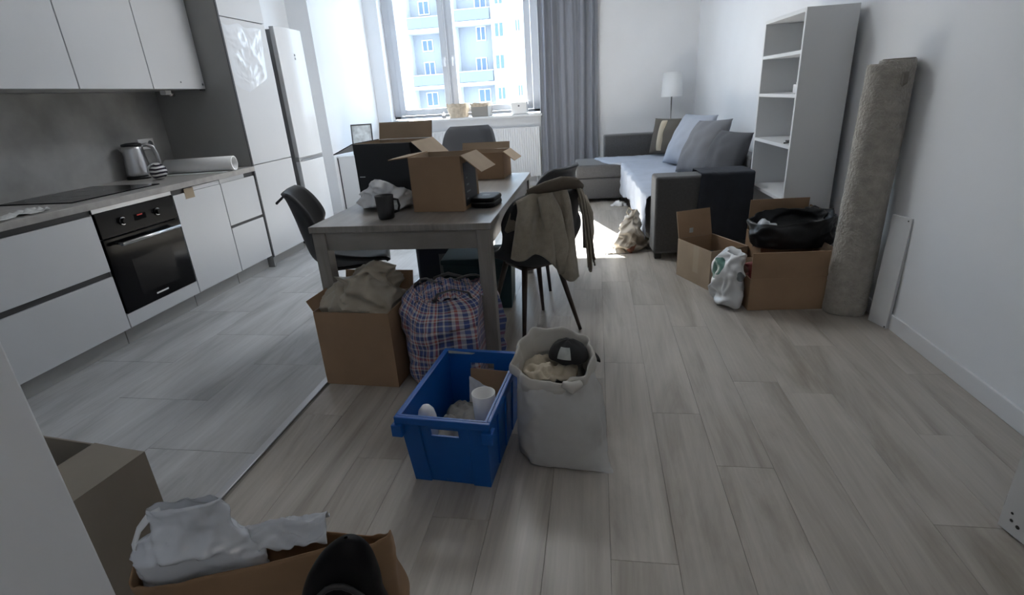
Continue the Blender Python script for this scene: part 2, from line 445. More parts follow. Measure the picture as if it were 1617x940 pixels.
def wall_strip(off, th, z0, z1):
    mb = MB(); ys = (-1.7, 3.8, YW)
    for a, b in zip(ys[:-1], ys[1:]):
        xa, xb = right_x(a)-off, right_x(b)-off
        mb.hexa([(xa,a,z0),(xa+th,a,z0),(xb+th,b,z0),(xb,b,z0),(xa,a,z1),(xa+th,a,z1),(xb+th,b,z1),(xb,b,z1)])
    return mb
struct(wall_strip(0, .2, 0, CEIL).build('wall_right', 'wall'))
struct(wall_strip(.013, .0129, 0, .085).build('baseboard_right', 'trim', bevel=.003))
struct(B(-.76,YW-.013,0,right_x(YW)-.013,YW-.0005,.085).build('baseboard_window', 'trim', bevel=.003))
struct(B(-.955,-1.82,0,1.75,-1.7,CEIL).build('wall_back', 'wall'))
struct(B(-3.72,-1.82,CEIL,1.75,8.3,CEIL+.15).build('ceiling', 'ceiling'))

# ---- window
win = sempty('window_1'); win['label'] = 'white two-sash window above the radiator'
FY0, FY1 = YW+.17, YW+.24
fr = MB(); fr.box(WX0,FY0,WZ0+.02,WX0+.10,FY1,WZ1); fr.box(WX1-.11,FY0,WZ0+.02,WX1,FY1,WZ1); fr.box(WX0,FY0,WZ0+.02,WX1,FY1,WZ0+.06); fr.box(WX0,FY0,WZ1-.08,WX1,FY1,WZ1); fr.box(-2.125,FY0,WZ0+.02,-2.095,FY1,WZ1)
fr.build('frame', 'pvc', win, bevel=.006)
for (a, b, hx) in ((WX0+.105, -2.13, -2.16), (-2.09, WX1-.115, -2.045)):
    s = MB(); z0, z1 = WZ0+.065, WZ1-.085; t = .085
    s.box(a,FY0-.03,z0,a+t,FY1-.02,z1); s.box(b-t,FY0-.03,z0,b,FY1-.02,z1); s.box(a+t,FY0-.03,z0,b-t,FY1-.02,z0+t); s.box(a+t,FY0-.03,z1-t,b-t,FY1-.02,z1)
    so_ = s.build('sash', 'pvc', win, bevel=.006)
    B(a+t-.005,FY0+.005,z0+t-.005,b-t+.005,FY0+.013,z1-t+.005).build('pane', 'window_glass', so_)
    h = MB(); h.box(hx-.014,FY0-.042,1.81,hx+.014,FY0-.0305,1.88); h.tube([(hx,FY0-.04,1.85),(hx,FY0-.07,1.85),(hx,FY0-.075,1.83),(hx,FY0-.075,1.74)], .010, 8)
    h.build('handle', 'white_gloss', so_)
struct(B(-3.11,YW-.13,1.0,-.755,YW+.168,1.03).build('trim_2', 'trim', bevel=.004), 'white window sill board')

# ---- open door leaf at the right edge
dr = sempty('door_1'); dr['label'] = 'white door leaf standing open beside the right wall'
dr.location = (1.19, 1.42, 0); dr.rotation_euler = (0,0,RD(13.5))
B(0,-.80,.008,.04,0,2.02).build('leaf', 'door_white', dr, bevel=.002)
for (y, z, r) in ((-.028,.075,.004),(-.032,.052,.005),(-.052,.045,.006),(-.03,.34,.004)):
    MB().cyl((-.0006,y,z),(.004,y,z),r,n=12).build('screw_hole', 'hole', dr)
B(.004,.0002,.075,.022,.003,.115).build('strike_plate', 'frame_dark', dr, bevel=.001)

# ---- unseen fill lamp added behind the viewer to brighten the near end
hl = thing('hall_fill_lamp', 'added fill lamp on the unseen hallway ceiling behind the viewer', 'lamp', (.75,-1.2,CEIL))
MB().lathe([(.0,-.001),(.19,-.001),(.19,-.03),(.0,-.03)], n=32).build('base', 'white', hl)
ld = bpy.data.lights.new('hall_fill', 'AREA'); ld.shape = 'DISK'; ld.size = .36; ld.energy = HALL_FILL; ld.color = (1.0,.93,.85)
lo = bpy.data.objects.new('hall_fill', ld); COL.objects.link(lo); lo.parent = hl; lo.location = (0,0,-.035)

rl_ = thing('room_fill_lamp', 'added fill lamp on the unseen room ceiling above the table', 'lamp', (-1.0,4.7,CEIL))  # out-of-view fill lamp, added because window light alone is too weak
MB().lathe([(.0,-.001),(.46,-.001),(.46,-.03),(.0,-.03)], n=40).build('base', 'white', rl_)
ld = bpy.data.lights.new('room_fill', 'AREA'); ld.shape = 'DISK'; ld.size = .9; ld.energy = ROOM_FILL; ld.color = (.92,.96,1.0)
lo = bpy.data.objects.new('room_fill', ld); COL.objects.link(lo); lo.parent = rl_; lo.location = (0,0,-.035)

# ---- facade across the street
bl = thing('apartment_building', 'pale apartment block with balconies seen through the window', 'building', (0,48,0))
wm = MB(); ZB, ZT = -14., 15.
for x0, x1 in ((-42,-15.75),(-12.9,-11.62),(-8.55,20)): wm.box(x0,0,ZB,x1,10,ZT)
wm.build('wall', 'facade', bl)
rm = MB()
for x0, x1 in ((-15.75,-12.9),(-11.62,-8.55)): rm.box(x0,1.2,ZB,x1,10,ZT)
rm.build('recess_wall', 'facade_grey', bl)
def far_window(x0, x1, z0, z1, y, tall=False):
    f = MB(); t = .09; xm = (x0+x1)/2
    f.box(x0,y-.06,z0,x0+t,y-.001,z1); f.box(x1-t,y-.06,z0,x1,y-.001,z1); f.box(x0+t,y-.06,z0,x1-t,y-.001,z0+t); f.box(x0+t,y-.06,z1-t,x1-t,y-.001,z1)
    if x1-x0 > .5: f.box(xm-t/2,y-.06,z0+t,xm+t/2,y-.001,z1-t)
    o = f.build('window', 'facade_trim', bl)
    if x1-x0 > .5:
        B(x0+t,y-.035,z0+t,xm-t/2,y-.002,z1-t).build('pane', 'pane_far', o); B(xm+t/2,y-.035,z0+t,x1-t,y-.002,z1-t).build('pane', 'pane_far', o)
    else: B(x0+t,y-.035,z0+t,x1-t,y-.002,z1-t).build('pane', 'pane_far', o)
for (x0,x1,z0,z1,y) in ((-15.00,-13.99,5.25,6.2,1.2),(-15.09,-13.99,.75,1.95,1.2),(-15.0,-14.0,8.1,9.2,1.2),(-10.11,-9.25,5.75,6.9,1.2),(-10.27,-9.15,.80,1.95,1.2),
    (-8.21,-7.43,8.2,9.35,0),(-8.33,-7.48,5.80,6.98,0),(-8.40,-7.53,3.34,4.56,0),(-8.36,-7.59,.92,2.02,0),(-12.4,-11.85,7.9,9.0,0),(-12.4,-11.9,5.1,6.74,0),(-6.6,-6.09,1.1,2.1,0),(-6.6,-6.09,6.1,7.1,0)):
    far_window(x0,x1,z0,z1,y)
for (x0,x1,z0,z1) in ((-15.0,-13.98,2.45,4.45),(-10.11,-9.05,7.25,9.1),(-10.31,-9.32,2.48,4.48)): far_window(x0,x1,z0,z1,1.2)
for (x0,x1,z) in ((-15.75,-12.9,2.43),(-11.62,-8.55,7.2),(-11.62,-8.55,2.48),(-15.75,-12.9,6.9)):
    b_ = B(x0,-.25,z-.28,x1,1.199,z).build('balcony', 'facade_trim', bl)
    B(x0+.08,-.2,z+.05,x1-.08,-.17,z+.85).build('rail_panel', 'rail_panel', b_)
    B(x0+.04,-.22,z+.86,x1-.04,-.15,z+.92).build('rail', 'facade_trim', b_)

# ---- radiator
rad = thing('radiator', 'white ribbed panel radiator under the window sill', 'radiator', (0,YW,0))
def ribs(u, v):
    x = -2.57+1.76*u; return (x, -.10 - .007*(1 if (int(u*53*4) % 4) < 2 else 0), .15+.69*v)
MB().grid(ribs, 53*4, 1, smooth=False).build('front_panel', 'radiator', rad)
B(-2.575,-.105,.835,-.805,-.035,.85).build('top_grille', 'radiator', rad, bevel=.003)
for x in (-2.58,-.812): B(x,-.106,.14,x+.012,-.035,.85).build('side_panel', 'radiator', rad, bevel=.002)
B(-2.56,-.095,.155,-.82,-.04,.83).build('convector', 'radiator', rad)
for x in (-2.2,-1.2): B(x,-.04,.25,x+.04,-.0005,.75).build('bracket', 'radiator', rad)
vp = MB(); vp.cyl((-.86,-.07,.004),(-.86,-.07,.16),.011,n=10); vp.build('pipe', 'radiator', rad)

# ---- curtain
cu = thing('curtain', 'grey floor-length curtain hanging right of the window', 'curtain', (0,YW-.10,0))
def cfn(u, v):
    x = -.77+.80*u; a = .026+.010*sin(9*u); s = .45+.55*(1-v)
    y = a*sin(u*2*pi*6.5+.6*sin(5*u)) + .005*sin(u*2*pi*15+1) + .012*noise.noise(Vector((u*6, v*2, 3)))
    return (x+.012*sin(v*5+u*9)*v, y-.005, .012+2.88*(1-v))
MB().grid(cfn, 150, 14).build('drape', 'curtain', cu, solid=.003)
cr = MB(); cr.cyl((-1.2,0,2.95),(.25,0,2.95),.012,n=12); cr.build('rail', 'alu', cu)

# ================================================================== KITCHEN
XF = -2.81
def front(root, y0, y1, z0, z1, name='door', m='cab_white', th=.018):
    return B(XF-th,y0+.0015,z0,XF,y1-.0015,z1).build(name, m, root, bevel=.0015)
def carcass(root, y0, y1, z0=.105, z1=.838, x0=-3.515, m='cab_body'):
    return B(x0,y0,z0,XF-.0185,y1,z1).build('body', m, root)
def base_cab(label, y0, y1):
    t = thing('base_cabinet', label, 'cabinet', (0,0,0), group='kitchen base cabinets'); carcass(t, y0+.001, y1-.001)
    B(-3.4,y0+.001,.0005,-2.865,y1-.001,.1045).build('plinth', 'plinth', t)
    return t
t = base_cab('white two-drawer base cabinet left of the oven', 1.74, 2.545)
for z0, z1 in ((.11,.443),(.476,.803)):
    front(t, 1.74, 2.545, z0, z1, 'drawer')
B(XF-.0182,1.742,.444,XF-.012,2.543,.475).build('grip_channel', 'cab_edge', t); B(XF-.0182,1.742,.804,XF-.010,2.543,.836).build('grip_channel', 'cab_edge', t)
t = base_cab('white base cabinet housing the built-in oven', 2.55, 3.155)
front(t, 2.55, 3.155, .11, .198, 'panel'); B(XF-.0184,2.552,.812,XF-.002,3.153,.836).build('top_strip', 'alu', t)
# oven
ov = thing('oven', 'black built-in oven with steel bar handle below the hob', 'oven', (0,0,0))
B(XF-.018,2.556,.20,XF+.004,3.149,.655).build('door', 'black_glass', ov, bevel=.003)
B(XF-.018,2.556,.66,XF+.004,3.149,.808).build('control_panel', 'oven_black', ov, bevel=.003)
d_ = ov.children[0]
B(XF+.0042,2.70,.27,XF+.0048,3.02,.50).build('inner_glass', 'oven_black', d_)
hb = MB(); hb.tube([(XF+.05,2.625,.615),(XF+.05,3.095,.615)], .011, 12); hb.cyl((XF,2.65,.615),(XF+.05,2.65,.615),.007,n=10); hb.cyl((XF,3.07,.615),(XF+.05,3.07,.615),.007,n=10)
hb.build('handle', 'steel', d_)
B(XF+.0041,2.80,.236,XF+.0046,2.90,.246).build('logo', 'white', d_)
cp = ov.children[1]
for y in (2.72, 2.99):
    k = MB(); k.cyl((XF+.004,y,.735),(XF+.012,y,.735),.024,n=24); k.cyl((XF+.012,y,.735),(XF+.03,y,.735),.019,.017,n=24)
    k.build('knob', 'oven_black', cp); 
    kk = MB(); kk.cyl((XF+.0121,y,.735),(XF+.0135,y,.735),.0235,n=24); kk.build('knob_ring', 'chrome', cp)
B(XF+.0041,2.81,.715,XF+.0048,2.90,.752).build('display', 'black_glass', cp)
B(XF+.0049,2.835,.742,XF+.0053,2.875,.749).build('display_digits', 'red_led', cp)
t = base_cab('white base cabinet with one tall door right of the oven', 3.16, 3.645)
front(t, 3.16, 3.645, .11, .803); B(XF-.0182,3.162,.804,XF-.010,3.643,.836).build('grip_channel', 'cab_edge', t)
B(XF-.018,3.36,.806,XF-.001,3.64,.832).build('grip_strip', 'trim', t)
tp = MB(); tp.box(XF+.0003,3.27,.76,XF+.0012,3.36,.83); tp.build('tape_patch', 'tape', t.children[2])
t = base_cab('white two-drawer base cabinet beside the tall cabinet', 3.65, 4.07)
for z0, z1 in ((.11,.455),(.478,.803)): front(t, 3.65, 4.07, z0, z1, 'drawer')
B(XF-.0182,3.652,.4555,XF-.012,4.068,.4775).build('grip_channel', 'cab_edge', t); B(XF-.0182,3.652,.804,XF-.006,3.95,.836).build('grip_channel', 'alu', t)
B(XF-.0182,3.951,.804,XF-.012,4.068,.836).build('grip_channel', 'cab_edge', t)
# worktop and splashback
ct = B(-3.517,1.70,.8385,-2.79,4.076,.877).build('worktop', 'counter', bevel=.003); tag(ct, 'grey stone-look worktop running along the kitchen units', 'worktop')
bs = B(-3.5185,1.70,.8775,-3.508,4.076,1.488).build('splashback', 'concrete'); tag(bs, 'grey concrete-look splashback panel behind the worktop', 'splashback')
hob = thing('hob', 'flat black glass induction hob set in the worktop', 'hob', (-3.19,2.88,.8772))
B(-.25,-.325,0,.27,.325,.006).build('glass', 'black_glass', hob, bevel=.002)
for (x, y, r) in ((-.10,-.16,.09),(.12,-.16,.075),(-.10,.16,.075),(.12,.16,.09)):
    MB().lathe([(r,.0061),(r,.0064),(r-.003,.0064),(r-.003,.0061),(r,.0061)], (x,y,0), 40).build('ring_mark', 'grey_plastic', hob)
# wall units
UX = -3.05
names = ['leftmost white wall cabinet in view, above the hob', 'middle white wall cabinet over the hob and oven', 'white wall cabinet touching the tall cabinet side']
for (y0, y1), lb in zip(((2.39,2.967),(2.972,3.541),(3.546,4.074)), names):
    t = thing('wall_cabinet', lb, 'cabinet', group='kitchen wall cabinets')
    B(-3.515,y0+.001,1.492,UX-.0185,y1-.001,2.36).build('body', 'cab_body', t)
    B(UX-.018,y0+.0015,1.488,UX,y1-.0015,2.36).build('door', 'cab_white', t, bevel=.0015)
    if y0 > 3.5:
        for (y, z, r) in ((3.82,1.535,.006),(4.05,1.52,.009)): MB().cyl((UX-.0005,y,z),(UX+.002,y,z),r,n=12).build('screw_cap', 'grey_plastic', t)
        B(UX-.03,4.04,1.478,UX-.005,4.07,1.4915).build('hinge_block', 'cab_edge', t)
# transformer under the wall units
g = thing('lamp_transformer', 'small white plug transformer fixed under the wall cabinet', 'transformer', (-3.28,3.93,1.4915))
B(-.02,-.05,-.032,.03,.01,-.0005).build('case', 'white', g, bevel=.004); MB().cyl((0,.02,-.03),(0,.06,-.034),.011,.016,n=14).build('plug', 'chrome', g)
sk = thing('wall_socket', 'white double wall socket above the kettle', 'socket', (-3.5075,3.83,1.11))
B(.0005,-.075,-.04,.010,.075,.04).build('plate', 'white', sk, bevel=.003)
MB().lathe([(.0,0),(.024,0),(.024,.0012),(.0,.0012)], n=24, M=Matrix.Rotation(pi/2,4,'Y'), c=(.0102,.036,0)).build('outlet', 'grey_plastic', sk)
# tall cabinet
tc_ = thing('tall_cabinet', 'white floor-to-ceiling cabinet beside the fridge, upper door half covered in film', 'cabinet')
B(-3.515,4.10,.09,XF-.0185,4.685,2.95).build('body', 'cab_body', tc_)
B(-3.515,4.081,.0005,XF-.0025,4.099,2.95).build('side_panel', 'cab_side_shaded', tc_)
B(XF-.002,4.0805,.09,XF+.003,4.0995,2.95).build('edge_strip', 'cab_edge', tc_)
B(-3.4,4.10,.0005,-2.865,4.685,.089).build('plinth', 'plinth', tc_)
front(tc_, 4.10, 4.69, .092, .878); dtall = front(tc_, 4.10, 4.69, .886, 1.985); front(tc_, 4.10, 4.69, 1.993, 2.94)
def film(u, v):
    # wrinkled protective film stuck to the upper half of the door
    e = .02*noise.noise(Vector((u*4, v*5, 9)))
    y = 4.115+.50*u*(1-.10*v)+e; z = 1.945-.50*v*(1-.35*abs(u-.35))+e
    edge = min(u, 1-u, v, 1-v)*6
    return (XF+.0015+(.020*max(0, .30-crn((u*1.3, v*1.7, .3), 2.0, 4))+.004*abs(noise.noise(Vector((u*14, v*11, 2)))))*min(1, edge), y, z)
MB().grid(film, 46, 46).build('protective_film', 'film', dtall)
# fridge
fg = thing('fridge', 'tall white two-door fridge freezer with a recessed grip', 'fridge')
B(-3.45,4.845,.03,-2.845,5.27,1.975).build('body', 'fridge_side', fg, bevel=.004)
B(-3.40,4.87,.0005,-2.88,5.25,.0295).build('base', 'black_plastic', fg)
def fdoor(z0, z1):
    mb = MB(); n = 10; poly = []
    for i in range(n+1):
        a = i/n; poly.append((-2.795+.018*sin(pi*a), 4.80+.46*a))
    poly += [(-2.84,5.26),(-2.84,4.80)]
    mb.prism(poly, z0, z1); return mb.build('door', 'fridge', fg, bevel=.004)
d1 = fdoor(.862, 1.99); d2 = fdoor(.06, .822)
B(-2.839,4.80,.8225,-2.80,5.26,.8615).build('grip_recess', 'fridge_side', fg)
B(-2.799,4.83,.826,-2.786,5.235,.835).build('grip_edge', 'alu', fg)
B(-2.7765,5.03,1.755,-2.7755,5.05,1.775).build('logo', 'grey_plastic', d1); B(-2.7765,5.03,1.725,-2.7755,5.05,1.745).build('logo', 'grey_plastic', d1)
# kettle
kt = thing('kettle', 'brushed steel electric kettle standing against the splashback', 'kettle', (-3.405,3.58,.8775), 40)
MB().lathe([(0,0),(.088,0),(.09,.012),(.084,.02),(0,.02)]).build('base', 'black_plastic', kt)
kb = MB().lathe([(.0,.022),(.083,.022),(.082,.05),(.074,.15),(.069,.215),(.066,.235),(0,.237)]).build('body', 'steel', kt)
MB().lathe([(.066,.2375),(.064,.252),(.03,.26),(0,.261)]).build('lid', 'black_plastic', kt)
hd = MB(); hd.tube([(.055,0,.235),(.095,0,.238),(.128,0,.22),(.143,0,.17),(.148,0,.11),(.138,0,.07)], [.012,.012,.012,.011,.010,.008], 10, flat=1.4); hd.build('handle', 'steel', kt)
sp_ = MB(); sp_.hexa([(-.062,-.018,.19),(-.062,.018,.19),(-.06,.02,.235),(-.06,-.02,.235),(-.075,-.008,.20),(-.075,.008,.20),(-.092,.012,.236),(-.092,-.012,.236)]); sp_.build('spout', 'steel', kt, bevel=.003)
# mug on its side
mg = thing('striped_mug', 'white rounded mug with dark zebra stripes lying beside the kettle', 'mug', (-3.13,3.45,.8775), -35)
Mx = Matrix.Rotation(pi/2, 4, 'Y')
MB().lathe([(0,-.06),(.045,-.058),(.058,-.03),(.06,.0),(.057,.02)], (0,0,.061), M=Mx).build('body', 'white_gloss', mg)
MB().lathe([(.0572,.0202),(.052,.045),(.036,.062),(.015,.068),(0,.069)], (0,0,.061), M=Mx).build('striped_end', 'zebra', mg)
# roll of white lining
rl = thing('paper_roll', 'roll of white drawer liner lying on the worktop', 'roll', (-3.06,3.80,.8775), 10)
MB().lathe([(.046,-.25),(.055,-.252),(.055,.27),(.046,.272),(.046,-.25)], (0,0,.0558), M=Mx).build('roll', 'white', rl)
def lin(u, v): return (-.26+.5*u, -.02-.12*v, .0012+.004*max(0, noise.noise(Vector((u*5, v*4, 1))))+ .002*v)
MB().grid(lin, 16, 6).build('loose_end', 'white', rl, solid=.001)
# crumpled paper at the left end of the worktop
def crp(u, v): return (-.06+.12*v+.02*noise.noise(Vector((u*3,v*3,5))), -.16+.32*u, .003+.03*max(0, crn((u*2, v*2, 0), 2.6, 2)+.2)*(.3+u))
cp_ = MB().grid(crp, 24, 12).build('crumpled_paper', 'paper', loc=(-2.90,2.20,.8775), solid=.0012); tag(cp_, 'crumpled white paper scrap at the left end of the worktop', 'paper')

# low white cabinet by the far left wall with picture
lc = thing('low_cabinet', 'low white cabinet against the left wall past the fridge', 'cabinet', (-3.0,6.75,0))
B(-.245,-.29,.0005,.25,.35,.68).build('body', 'melamine', lc, bevel=.002); B(-.248,-.295,.68,.255,.355,.70).build('top', 'melamine', lc, bevel=.002)
B(-.247,-.292,.02,-.232,-.2902,.68).build('gap_shade_strip', 'cab_edge', lc)  # dark strip painting in the shadow gap along the left edge
pf = thing('framed_picture', 'small dark-framed picture leaning on the low cabinet', 'picture', (-2.95,6.62,.7005), 8)
Mt = Matrix.Rotation(RD(-9), 4, 'X')
f_ = MB(); 
for a in ((-.135,0,0,-.12,.015,.37),(.12,0,0,.135,.015,.37),(-.12,0,0,.12,.015,.015),(-.12,0,.355,.12,.015,.37)): f_.box(*a, M=Mt)
f_.build('frame', 'frame_dark', pf); MB().box(-.12,.004,.015,.12,.010,.355, M=Mt).build('print', 'photo_print', pf)

# ================================================================== TABLE AND CHAIRS
TT = .76
tb = thing('dining_table', 'grey wood-look dining table loaded with boxes', 'table', (-.928,3.12,0))
HW, HL = .4525, .80
B(-HW,-HL,TT-.032,HW,HL,TT).build('table_top', 'table_wood', tb, bevel=.003)
for sy in (-1, 1): B(-HW+.075,sy*(HL-.03)-.01,TT-.125,HW-.075,sy*(HL-.03)+.01,TT-.0325).build('apron', 'table_wood_x', tb, bevel=.001)
for sx in (-1, 1): B(sx*(HW-.03)-.01,-HL+.075,TT-.125,sx*(HW-.03)+.01,HL-.075,TT-.0325).build('apron', 'table_wood', tb, bevel=.001)
for sx in (-1, 1):
    for sy in (-1, 1):
        cx, cy = sx*(HW-.042), sy*(HL-.042)
        B(cx-.033,cy-.033,.0005,cx+.033,cy+.033,TT-.0325).build('leg', 'table_wood', tb, bevel=.002)

def shell(u, v, top=.83, W=1.):
    a = u*2-1
    K = [(.235,.435,.185),(.215,.452,.205),(.10,.440,.232),(-.04,.430,.242),(-.13,.440,.245),(-.185,.49,.243),(-.215,.585,.236),(-.24,.70,.222),(-.265,.79,.195),(-.285,.825,.165)]
    y, z, hw = catmull(K, v)
    if z > .49: z = .49+(z-.49)*(top-.49)/.335
    lift = [.012,.018,.05,.095,.135,.15,.10,.055,.02,.0]
    fwd = [0,0,0,.0,.01,.05,.095,.085,.06,.035]
    k = catmull([(q, r) for q, r in zip(lift, fwd)], v)
    s = abs(a)**2.6
    return (W*hw*a*(1+.02*s), y + k[1]*s, z + k[0]*s - .012*(1-a*a)*(1 if v < .5 else 0))
def make_chair(label, cm='chair', lm='chair_leg', top=.83, W=1., handle=False):
    t = thing('shell_chair', label, 'chair', group='shell chairs around the table')
    MB().grid(lambda u, v: shell(u, v, top, W), 24, 40).build('shell', cm, t, solid=.022)
    def pad(u, v):
        p = Vector(shell(.12+.76*u, .06+.46*v, top, W)); e = min(u, 1-u, v, 1-v)*5
        return p + Vector((0,0,.013+.018*min(1, e)**.6))
    MB().grid(pad, 14, 16).build('seat_pad', cm, t)
    for sx in (-1, 1):
        for sy in (-1, 1):
            l = MB(); l.cyl((sx*.105,sy*.095-.01,.425),(sx*.195,sy*.19-.01,.0005),.017,.010,n=14); l.build('leg', lm, t)
    f = MB(); f.box(-.12,-.12,.405,.12,.10,.418); f.build('seat_mount', lm, t)
    if handle:
        h = MB(); h.tube([(-.05,-.292,.84),(-.05,-.325,.815),(0,-.335,.805),(.05,-.325,.815),(.05,-.292,.84)], .007, 8); h.build('grab_loop', 'black_plastic', t)
    return t
def place(o, x, y, rz): o.location = (x, y, 0); o.rotation_euler = (0,0,RD(rz))
ch1 = make_chair('black shell chair on the kitchen side of the table', handle=True, top=.87); place(ch1, -1.475, 2.86, -68)
ch2 = make_chair('dark shell chair with a beige cardigan over its back', 'chair', 'chair_leg_brown'); place(ch2, -.37, 2.84, 40)
ch3 = make_chair('dark grey shell chair behind the cardigan chair, only its back edge showing', 'chair_grey'); place(ch3, -.42, 3.70, 66)
ch4 = make_chair('taller dark grey chair at the window end of the table', 'chair_grey', top=1.03, W=1.18); place(ch4, -1.25, 5.15, 180)

# cardigan over the back of ch2 (local frame of the chair, its own object)
cg = thing('cardigan', 'beige knitted cardigan hung over the chair back', 'cardigan', (-.37,2.84,0), 40)
def drape(u0, u1, vf, vb0, vb1, seed, flare=.1):
    # u across, v from the inside of the back, over its top, down the outside
    def fn(u, v):
        a = u0+(u1-u0)*u
        yt = -.285+.055*abs(a)**2.6; zt = .845-.01*abs(a)-.10*max(0, abs(a)-.75)
        drop = vb0+(vb1-vb0)*u + .03*sin(u*9+seed)
        if v < .25:
            f = 1-v/.25; return (a*.185*(1+.15*f), yt+.022+.05*f+.015*f*noise.noise(Vector((a*5, f*3, seed))), zt-vf*f)
        f = (v-.25)/.75
        arch = sin(min(1, f*6)*pi/2)
        fold = (.022*sin(u*17+seed*2+1.2*f+2*noise.noise(Vector((u*2, f, seed))))+.024*noise.noise(Vector((u*5, f*2.0, seed+2))))*min(1, f*2.6+.1)-.02*min(1, f*3)
        return (a*.185*(1+flare*f)+fold*.5, yt-.024*arch-.045*f+fold-.012, zt+.014*(1-arch)-drop*f)
    return fn
MB().grid(drape(-1.12, .22, .16, .21, .46, 1, .45), 34, 44).build('body_panel', 'cardigan', cg, solid=.008)
MB().grid(drape(.60, 1.02, .14, .42, .36, 5, .12), 18, 40).build('front_panel', 'cardigan', cg, solid=.008)
col = MB(); col.tube([(-.15,-.245,.845),(-.08,-.30,.872),(0,-.315,.882),(.08,-.305,.872),(.17,-.25,.835)], [.018,.026,.03,.026,.016], 10, flat=1.3); col.build('collar', 'cardigan_dark', cg)
sv = MB(); pth = [(-.10,-.315,.84),(-.085,-.345,.75),(-.07,-.36,.64),(-.04,-.37,.54),(-.03,-.375,.45)]; sv.tube(pth, [.045,.06,.062,.055,.045], 14, flat=.45, up=(1,0,0)); sv.build('sleeve', 'cardigan', cg)
sv = MB(); pth = [(.165,-.265,.79),(.178,-.295,.70),(.18,-.30,.60),(.168,-.305,.52)]; sv.tube(pth, [.03,.036,.038,.03], 14, flat=.5, up=(1,0,0)); sv.build('sleeve', 'cardigan', cg)

# ================================================================== CARTONS
def carton(name, label, loc, rz, w, d, h, flaps, outer='kraft', inner='kraft_in', t=.005, cat='box', group=None):
    root = thing(name, label, cat, loc, rz, group)
    m = MB()
    def wall(x0,y0,z0,x1,y1,z1,inn):
        b = len(m.f); m.box(x0,y0,z0,x1,y1,z1); m.mi[b+inn] = 1
    wall(-w/2,-d/2,.0008,w/2,d/2,.006,1)
    wall(-w/2,-d/2,.006,w/2,-d/2+t,h,4); wall(-w/2,d/2-t,.006,w/2,d/2,h,2)
    wall(-w/2,-d/2+t,.006,-w/2+t,d/2-t,h,3); wall(w/2-t,-d/2+t,.006,w/2,d/2-t,h,5)
    m.build('body', [outer, inner], root)
    spec = {'f': (0,-d/2,w,180), 'b': (0,d/2,w,0), 'l': (-w/2,0,d,90), 'r': (w/2,0,d,-90)}
    for s, (ang, ln, *rest) in flaps.items():
        hx, hy, wid, rot = spec[s]; sk = rest[0] if rest else 0.
        M = Matrix.Translation((hx,hy,h)) @ Matrix.Rotation(RD(rot),4,'Z') @ Matrix.Rotation(RD(-ang),4,'X')
        # local: x along hinge, z up the flap, +y outward (outer face), -y inner face
        q = MB(); b0 = len(q.f); k = wid/2-.003
        P = [(-k,-t,.001),(k,-t,.001),(k,0,.001),(-k,0,.001),(-k+sk,-t,ln),(k+sk,-t,ln),(k+sk,0,ln),(-k+sk,0,ln)]
        q.hexa([M @ Vector(p) for p in P]); q.mi[b0+2] = 1
        q.build('flap', [outer, inner], root)
    return root

# on the table
zt = TT+.0005
cA = carton('carton', 'large black-printed open carton at the left of the table', (-1.165,3.05,zt), -8, .36, .30, .33, {'l': (112,.15), 'r': (132,.15,.0), 'b': (14,.10)}, outer='box_black', inner='kraft_light')
MB().hexa([(-.175,-.158,.20),(.175,-.158,.20),(.178,-.154,.20),(-.178,-.154,.20),(-.178,-.156,.329),(.178,-.156,.329),(.178,-.1505,.329),(-.178,-.1505,.329)]).build('flap', 'box_black', cA)
B(-.165,-.1512,.145,-.13,-.1502,.150).build('label_mark', 'white', cA)
cB = carton('carton', 'square brown open carton at the front of the table', (-.785,2.725,zt), -5, .275, .27, .275, {'r': (130,.13,-.01), 'l': (96,.11)}, inner='kraft_light')
B(.1376,-.10,.02,.1384,.10,.235).build('printed_label', 'box_black', cB)
for i in range(4): B(.1385,-.075+.004*i,.05+.035*i,.1388,-.05+.02*((i*2)%3),.058+.035*i).build('label_mark', 'grey_plastic', cB)
cC = carton('carton', 'low brown open carton at the window end of the table', (-.80,3.77,zt), -3, .36, .25, .18, {'r': (128,.10,.0), 'b': (20,.05)}, inner='kraft_light')
# plastic bag, mug, case
pb = MB(); loft(pb, [(0,0,.002,.10,.05,2.6),(0,0,.01,.135,.07,2.6),(0,0,.05,.14,.072,2.4),(-.005,0,.095,.115,.055,2.2),(-.02,0,.135,.06,.035,2.),(-.035,0,.158,.015,.012,2.)], 70, 44, amp=-.05, sc=10, seed=3)
b_ = pb.build('plastic_bag', 'white_plastic', loc=(-1.125,2.72,zt)); tag(b_, 'crumpled white plastic bag on the table behind the black mug', 'bag')
mg = thing('mug', 'matte black mug at the front of the table', 'mug', (-1.035,2.475,zt), 10)
MB().lathe([(0,0),(.036,0),(.040,.006),(.046,.115),(.043,.115),(.037,.01),(0,.009)]).build('body', 'black_plastic', mg)
h = MB(); h.tube([(.043,0,.095),(.065,0,.09),(.07,0,.06),(.062,0,.035),(.040,0,.028)], .006, 10); h.build('handle', 'black_plastic', mg)
cs = thing('zip_case', 'small black zip case lying flat near the table corner', 'case', (-.575,2.74,zt), -8)
def rr(w, d, r, n=6):
    P = []
    for cx, cy, a0 in ((w/2-r,d/2-r,0),(-w/2+r,d/2-r,90),(-w/2+r,-d/2+r,180),(w/2-r,-d/2+r,270)):
        for i in range(n+1):
            a = RD(a0+90*i/n); P.append((cx+r*cos(a), cy+r*sin(a)))
    return P
MB().prism(rr(.13,.19,.04), .001, .024).build('bottom_half', 'leather_black', cs, bevel=.008, seg=3)
tl_ = MB().prism(rr(.13,.19,.04), .028, .052).build('lid', 'leather_black', cs, bevel=.01, seg=3)
